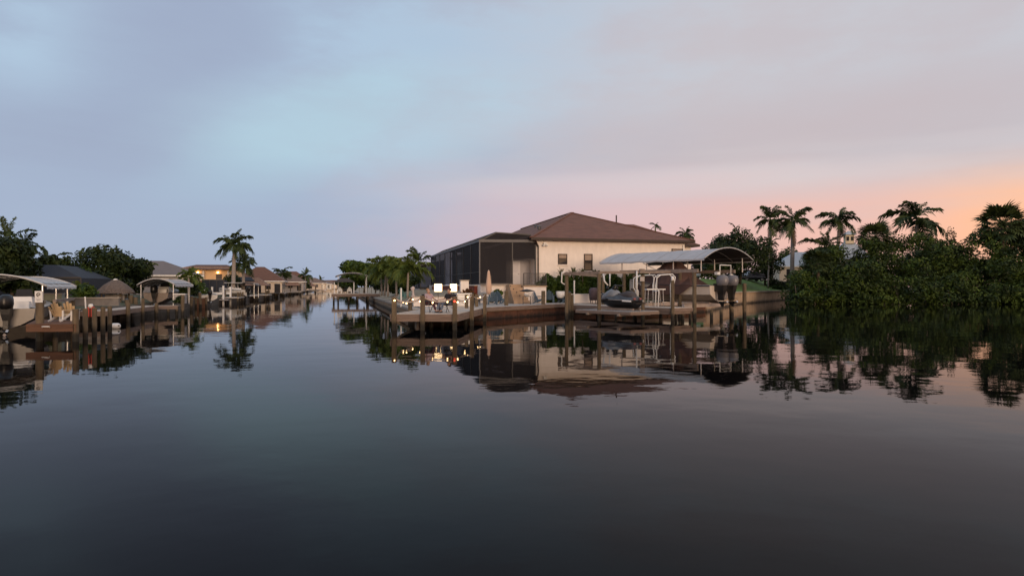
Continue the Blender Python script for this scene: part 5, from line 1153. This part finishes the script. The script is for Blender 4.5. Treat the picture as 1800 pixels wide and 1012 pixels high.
# row of houses and huts up the left bank
RH = [(458, 132, 9, 8, 2.4, 2.9, R_RED, W_CRM, 'nearest brown roofed house beyond the royal palms'), (497, 172, 11, 8, 2.6, 2.4, R_TAN, W_GRY, 'tan roofed house under the lone palm'),
      (512, 225, 12, 9, 3.2, 3.4, R_RED, W_CRM, 'red roofed house showing over the trees up the canal'), (547, 270, 12, 9, 2.8, 2.2, R_TAN, W_CRM, 'tan roofed house before the canal bends away'), (560, 340, 13, 9, 2.8, 2.2, R_GREY, WHITE, 'pale house with grey roof near the canal head'),
      (573, 420, 14, 9, 2.8, 2.4, R_TAN, W_CRM, 'small far tan house at the canal head')]
for px, d, w, dep, ze, ri, rm, wm, lab in RH: roof_house('ranch_house', lab, px, d, w, dep, 1.0, 1.0 + ze, ri, wm, rm, TH, 5)
def hut(label, px, d, w, dep, h, rise, zg=.9):
    x, y = pos(px, d); t = thing('boat_shelter', label, 'hut', (x, y, zg), TH)
    MB().add([(-w / 2, -dep / 2, h), (w / 2, -dep / 2, h), (w / 2, dep / 2, h), (-w / 2, dep / 2, h), (-w * .12, 0, h + rise), (w * .12, 0, h + rise)], [(3, 2, 1, 0), (0, 1, 5, 4), (1, 2, 5), (2, 3, 4, 5), (3, 0, 4)]).build('thatch_roof', mat('warm_thatch', (.22, .13, .09), .95, .3, 4, bump=.5), t)
    for a in (-.42, 0, .42):
        for c in (-.42, .42): MB().tube([(a * w, c * dep, -1), (a * w, c * dep, h + .05)], .1, 7).build('post', PILE, t)
    MB().box((0, 0, -.1), (w * 1.05, dep * 1.05, .14)).build('deck', PLANK, t)
hut('brown roofed boat shelter nearest the royal palms', 449, 112, 4.6, 6, 1.5, 1.4); hut('brown boat shelter under the lone palm', 476, 138, 5.5, 7, 1.4, 1.5); hut('brown thatched shelter at the water edge half way up the canal', 512, 170, 5, 6, 1.6, 2.0); hut('far brown boat shelter on the left bank', 540, 235, 7, 7, 1.4, 1.8)
hut('farthest brown boat shelter on the left bank', 553, 300, 8, 8, 1.6, 1.6)
for px, d, yt, rx, sd, lab in ((530, 200, 491, 4.5, 81, 'dark tree behind the thatched shelter half way up the canal'), (508, 190, 489, 4, 82, 'dark tree between the tan and the red roofs'), (545, 280, 493, 6, 83, 'dark tree up the canal left of the tiny palm'), (575, 430, 497, 8, 84, 'dark tree close to the canal head'),
        (450, 150, 484, 3, 85, 'dark tree behind the nearest brown roof'), (590, 720, 499.5, 16, 86, 'hazy tree at the very head of the canal'), (470, 185, 488, 4, 87, 'dark tree left of the lone palm'), (606, 300, 495, 5, 88, 'green tree behind the far dock on the right bank'), (618, 180, 497, 3, 89, 'low green tree just left of the far dock canopy')):
    x, y = pos(px, d); tree('shade_tree', lab, x, y, 1, zy(yt, d) - 1, rx, rx, sd, LF_D, 1800, rx * .09, 9, low=.08)
for k in range(9):
    l = 60 + k * 17; p = bankL(l, -1.1); t = thing('dock', ['first', 'second', 'third', 'fourth', 'fifth', 'sixth', 'seventh', 'eighth', 'ninth'][k] + ' small dock along the left bank counted from the royal palms', 'dock', (*p, 0), TH, 'small docks up the left bank')
    MB().box((0, 0, .78), (2.4, 5 + k % 3, .12)).build('deck', PLANK, t)
    for a in (-1, 1):
        for c in (-2.2, 0, 2.2): pile(t, a, c, .8 + (.7 if a > 0 else .0) * ((k + 1) % 2), r=.12)
x, y = pos(592, 560); roof_house('ranch_house', 'pale building across the head of the canal', 590, 655, 40, 10, 1.2, 6, 3, W_CRM, R_RED, 0, 6)

# ------------------------------------------------------------------ right side
for px, d, yc, fl, sd, rt, ln, lab in ((1357, 120, 386, 3.4, 40, .24, -.4, 'left of the two tall palms right of the house'), (1392, 100, 388, 3.4, 41, .3, .2, 'thick trunked right one of the two tall palms right of the house'),
        (1470, 100, 386, 3.2, 42, .22, .5, 'dark palm standing alone above the mangroves'), (1612, 104, 384, 5.0, 43, .26, 0, 'big spreading palm above the middle of the mangroves'),
        (1206, 105, 412, 1.9, 44, .18, 0, 'small palm behind the right end of the brown roof'), (1293, 104, 402, 1.3, 45, .12, 0, 'thin palm sprouting above the dark tree'), (1350, 108, 430, 1.8, 46, .12, .3, 'short drooping palm below the two tall palms'), (1152, 120, 397, 1.4, 47, .14, 0, 'palm tip just showing over the brown roof ridge'),
        (1452, 95, 436, 3.7, 48, .2, 0, 'feathery palm at the left end of the mangroves')):
    x, y = pos(px, d); palm('royal_palm' if sd != 48 else 'coconut_palm', lab, x, y, gz(x, y) if sd not in (43, 48) else .3, zy(yc, d), fl, sd, 'royal' if sd not in (45, 46, 48) else 'coco', 17 if sd not in (45, 47) else 9, (ln, 0), rt, dead=3 if sd == 41 else (1 if sd in (40, 42, 46) else 0))
for px, d, yt, rx, sd, m, n, lab in ((1300, 100, 404, 4.6, 91, LF_D, 7500, 'broad dark tree behind the boat canopy'), (1265, 96, 428, 3.4, 92, LF_D, 4200, 'low spreading dark tree left of the broad one'), (1345, 112, 432, 2.6, 93, LF_D, 2600, 'dark tree between the broad tree and the two tall palms'), (1380, 135, 436, 3.5, 94, LF_M, 2600, 'green tree behind the blue roofed house'), (1238, 120, 446, 3, 95, LF_D, 2400, 'dark tree just right of the house end')):
    x, y = pos(px, d); g_ = gz(x, y); tree('shade_tree', lab, x, y, g_, zy(yt, d) - g_, rx, rx, sd, m, n, .24, 14, low=.1)
R_MET = mat('metal_roof', (.36, .41, .46), .45, .06, 1, vec=(6, .3, .3))
roof_house('bungalow', 'pale house with blue grey metal roof behind the tall palms', 1412, 128, 11, 8, 3.2, 6.2, 2.9, W_CRM, R_MET, -.15, 3)
# house with the small lantern turret
x, y = pos(1492, 125)
cp = thing('turret_house', 'blue grey gabled house with a small lantern turret behind the mangroves', 'house', (x, y, 2.4), -.2)
MB().box((0, 0, 2.5), (6.2, 6, 5)).build('wall', W_GRY, cp)
MB().add([(-3.5, -3.4, 5), (3.5, -3.4, 5), (3.5, 3.4, 5), (-3.5, 3.4, 5), (-.8, 0, 8.6), (.8, 0, 8.6)], [(3, 2, 1, 0), (0, 1, 5, 4), (1, 2, 5), (2, 3, 4, 5), (3, 0, 4)]).build('roof', R_MET, cp)
tu = MB().box((0, 0, 9.0), (1.5, 1.5, 1.7)).build('turret', mat('turret_wall', (.62, .52, .36), .8, .06), cp)
MB().add([(-1.15, -1.15, 9.86), (1.15, -1.15, 9.86), (1.15, 1.15, 9.86), (-1.15, 1.15, 9.86), (0, 0, 10.7)], [(3, 2, 1, 0), (0, 1, 4), (1, 2, 4), (2, 3, 4), (3, 0, 4)]).build('turret_roof', R_MET, tu)
for a in (-.4, .4): MB().box((a, -.765, 9.1), (.5, .03, .8)).build('pane', GLASS, tu)
# low hedge on the lawn
for k, (px, d) in enumerate(((1362, 112), (1385, 114), (1410, 114))):
    x, y = pos(px, d); tree('hedge_shrub', ['left', 'middle', 'right'][k] + ' clipped shrub of the low hedge in front of the blue roofed house', x, y, gz(x, y), 1.6, 2.2, 1.2, 101 + k, LF_D, 1500, .16, 8, True, 'shrub', None, .02)
x, y = pos(1377, 107); tree('hedge_shrub', 'low yellow green hedge strip on the lawn edge', x, y, gz(x, y), .7, 3.0, .7, 105, LF_M, 900, .14, 8, False, 'shrub', None, .02)
# cars
def car(label, x, y, z, rz, m, suv=True, s=1.0):
    t = thing('parked_car', label, 'car', (x, y, z), rz); w = .92
    def ring(xx, zb, zt, ww): return [(xx, -ww, zb), (xx, -ww * 1.02, (zb + zt) / 2), (xx, -ww * .93, zt), (xx, ww * .93, zt), (xx, ww * 1.02, (zb + zt) / 2), (xx, ww, zb)]
    MB().loft([ring(-2.3, .45, .8, .74), ring(-2.15, .32, .95, .86), ring(-1.2, .28, 1.02, w), ring(0, .28, 1.04, w), ring(1.1, .28, 1.03, w), ring(2.05, .3, 1.0, .88), ring(2.25, .42, .85, .78)]).build('body', m, t, True)
    zr = 1.68 if suv else 1.45
    cab = MB().loft([[(x0_, -w * .9, 1.02), (x1_, -w * .9, 1.02), (x1_, w * .9, 1.02), (x0_, w * .9, 1.02)] if q == 0 else [(x0_, -w * .74, zr), (x1_, -w * .74, zr), (x1_, w * .74, zr), (x0_, w * .74, zr)] for q, (x0_, x1_) in enumerate(((-1.25, 2.05 if suv else 1.6), (-.5, 1.7 if suv else 1.0)))]).build('cabin', m, t)
    for sgn in (-1, 1):
        for xa, xb, xc, xd in ((-1.05, .25, .25, -.45), (.35, 1.35, 1.25, .35)):
            MB().add([(xa, sgn * w * .905, 1.06), (xb, sgn * w * .905, 1.06), (xc, sgn * w * .77, zr - .08), (xd, sgn * w * .77, zr - .08)], [(0, 1, 2, 3)]).build('side_window', GLASS, cab)
        for xa in (-1.4, 1.4):
            wh = MB().tube([(xa, sgn * (w - .16), .34), (xa, sgn * (w + .04), .34)], .34, 16).build('wheel', BLACK, t)
            MB().tube([(xa, sgn * (w + .03), .34), (xa, sgn * (w + .055), .34)], .2, 12).build('rim', ALU, wh)
        MB().box((-2.22, sgn * .58, .78), (.12, .3, .12)).build('headlight', WHITE, t); MB().box((2.2, sgn * .62, .85), (.12, .24, .14)).build('tail_light', mat('tail_red', (.4, .02, .02), .3, .1), t)
        MB().box((-.75, sgn * (w + .08), 1.1), (.12, .16, .12)).build('mirror', m, t)
    MB().add([(-1.22, -.72, 1.06), (-1.22, .72, 1.06), (-.54, .6, zr - .04), (-.54, -.6, zr - .04)], [(0, 1, 2, 3)]).build('windscreen', GLASS, cab)
    return t
CW = mat('white_car', (.75, .75, .76), .25, .03); CD = mat('dark_car', (.02, .022, .03), .2, .1); CG = mat('grey_car', (.28, .31, .35), .25, .05)
for px, d, m, rz, suv, lab in ((1246, 99, CW, .1, True, 'white car parked behind the boat canopy'), (1300, 114, CG, .25, True, 'grey car parked behind the dark one under the tree'), (1321, 111, CD, .15, True, 'dark car parked under the broad tree')):
    x, y = pos(px, d); car(lab, x, y, gz(x, y) + .01, rz, m, suv)
# mangroves
rdm = random.Random(9); lobes = []
for k in range(150):
    px = 1398 + 560 * rdm.random() ** .95; d = rdm.uniform(83, 93); x = (px - 900) / F * d
    topy = 420 + .5 * max(0, 1500 - px) + (26 if 1478 < px < 1516 else 0) + 8 * math.sin(px * .045) - (14 if 1640 < px < 1700 else 0) * -.6
    zt = zy(topy, d); r_ = rdm.uniform(1.15, 2.2); zc = rdm.uniform(.8, max(1.5, zt - r_ * .85))
    if d < 86: zc = rdm.uniform(.6, 5.2)
    lobes.append((x - 50, d - 75, zc, r_ * 1.1, r_, r_ * .8))
for k in range(44):
    px = 1410 + 545 * k / 43; d = 90 + rdm.uniform(-1.5, 1.5); zt = zy(420 + 9 * math.sin(px * .05) + rdm.uniform(-9, 9) + (30 if 1476 < px < 1518 else 0) + max(0, (1505 - px) * .5), d)
    r_ = rdm.uniform(1.0, 1.6); lobes.append(((px - 900) / F * d - 50, d - 75, zt - r_ * .75, r_ * 1.1, r_, r_ * .8))
for k in range(70):
    px = 1402 + 545 * k / 69 + rdm.uniform(-6, 6); d = rdm.uniform(80.8, 83.5); r_ = rdm.uniform(.9, 1.5); lobes.append(((px - 900) / F * d - 50, d - 75, rdm.choice((.45, .6, .9, 1.3, 2.0, 2.8)), r_ * 1.2, r_, r_ * .8))
for k in range(60):
    px = 1425 + 540 * k / 59; d = rdm.uniform(93, 98); r_ = rdm.uniform(1.4, 2.0); zt = zy(432 if not 1470 < px < 1525 else 462, d); lobes.append(((px - 900) / F * d - 50, d - 75, rdm.uniform(1.5, zt - r_ * .8), r_ * 1.2, r_, r_ * .9))
mg = link(leaf_mesh('mangrove_thicket', lobes, 150000, .195, 7, LF_G, .5, .45), 'mangrove_thicket', None, 'dense dark green mangrove thicket along the right bank', 'mangroves', None, 'stuff'); mg.location = (50, 75, 0)
b = MB()
for k in range(110):
    px = 1402 + 540 * k / 109 + rdm.uniform(-3, 3); d = rdm.uniform(82, 87); x = (px - 900) / F * d - 50; y = d - 75
    b.tube([(x + rdm.uniform(-.4, .4), y - rdm.uniform(.1, .6), -.4), (x + rdm.uniform(-.2, .2), y, .7), (x + rdm.uniform(-.4, .4), y + .4, 2.4)], [.05, .06, .05], 5)
mr_ = b.build('mangrove_roots', BARK, None, label='tangle of mangrove stems and roots at the water line', cat='roots', kind='stuff'); mr_.location = (50, 75, 0)
for px, d, yc, fl, sd, lab in ((1762, 89, 397, 3.5, 1, 'tall cabbage palm at the right edge above the mangroves'), (1538, 91, 420, 2.6, 2, 'cabbage palm head rising left of the big spreading palm'), (1437, 84, 462, 2.1, 3, 'low fan palm at the left end of the mangroves'), (1800, 93, 412, 2.6, 4, 'cabbage palm cut by the right edge')):
    x, y = pos(px, d); fan_palm(lab, x, y, .3, zy(yc, d), fl, sd, 70)
for px, d, yt, sd, lab in ((1672, 92, 404, 111, 'thin leafed sapling sticking out of the mangroves'), (1640, 93, 410, 112, 'second thin sapling beside the big spreading palm')):
    x, y = pos(px, d); tree('sapling', lab, x, y, .3, zy(yt, d) - .3, .9, .8, sd, LF_D, 330, .16, 7, True, 'tree', None, .75)
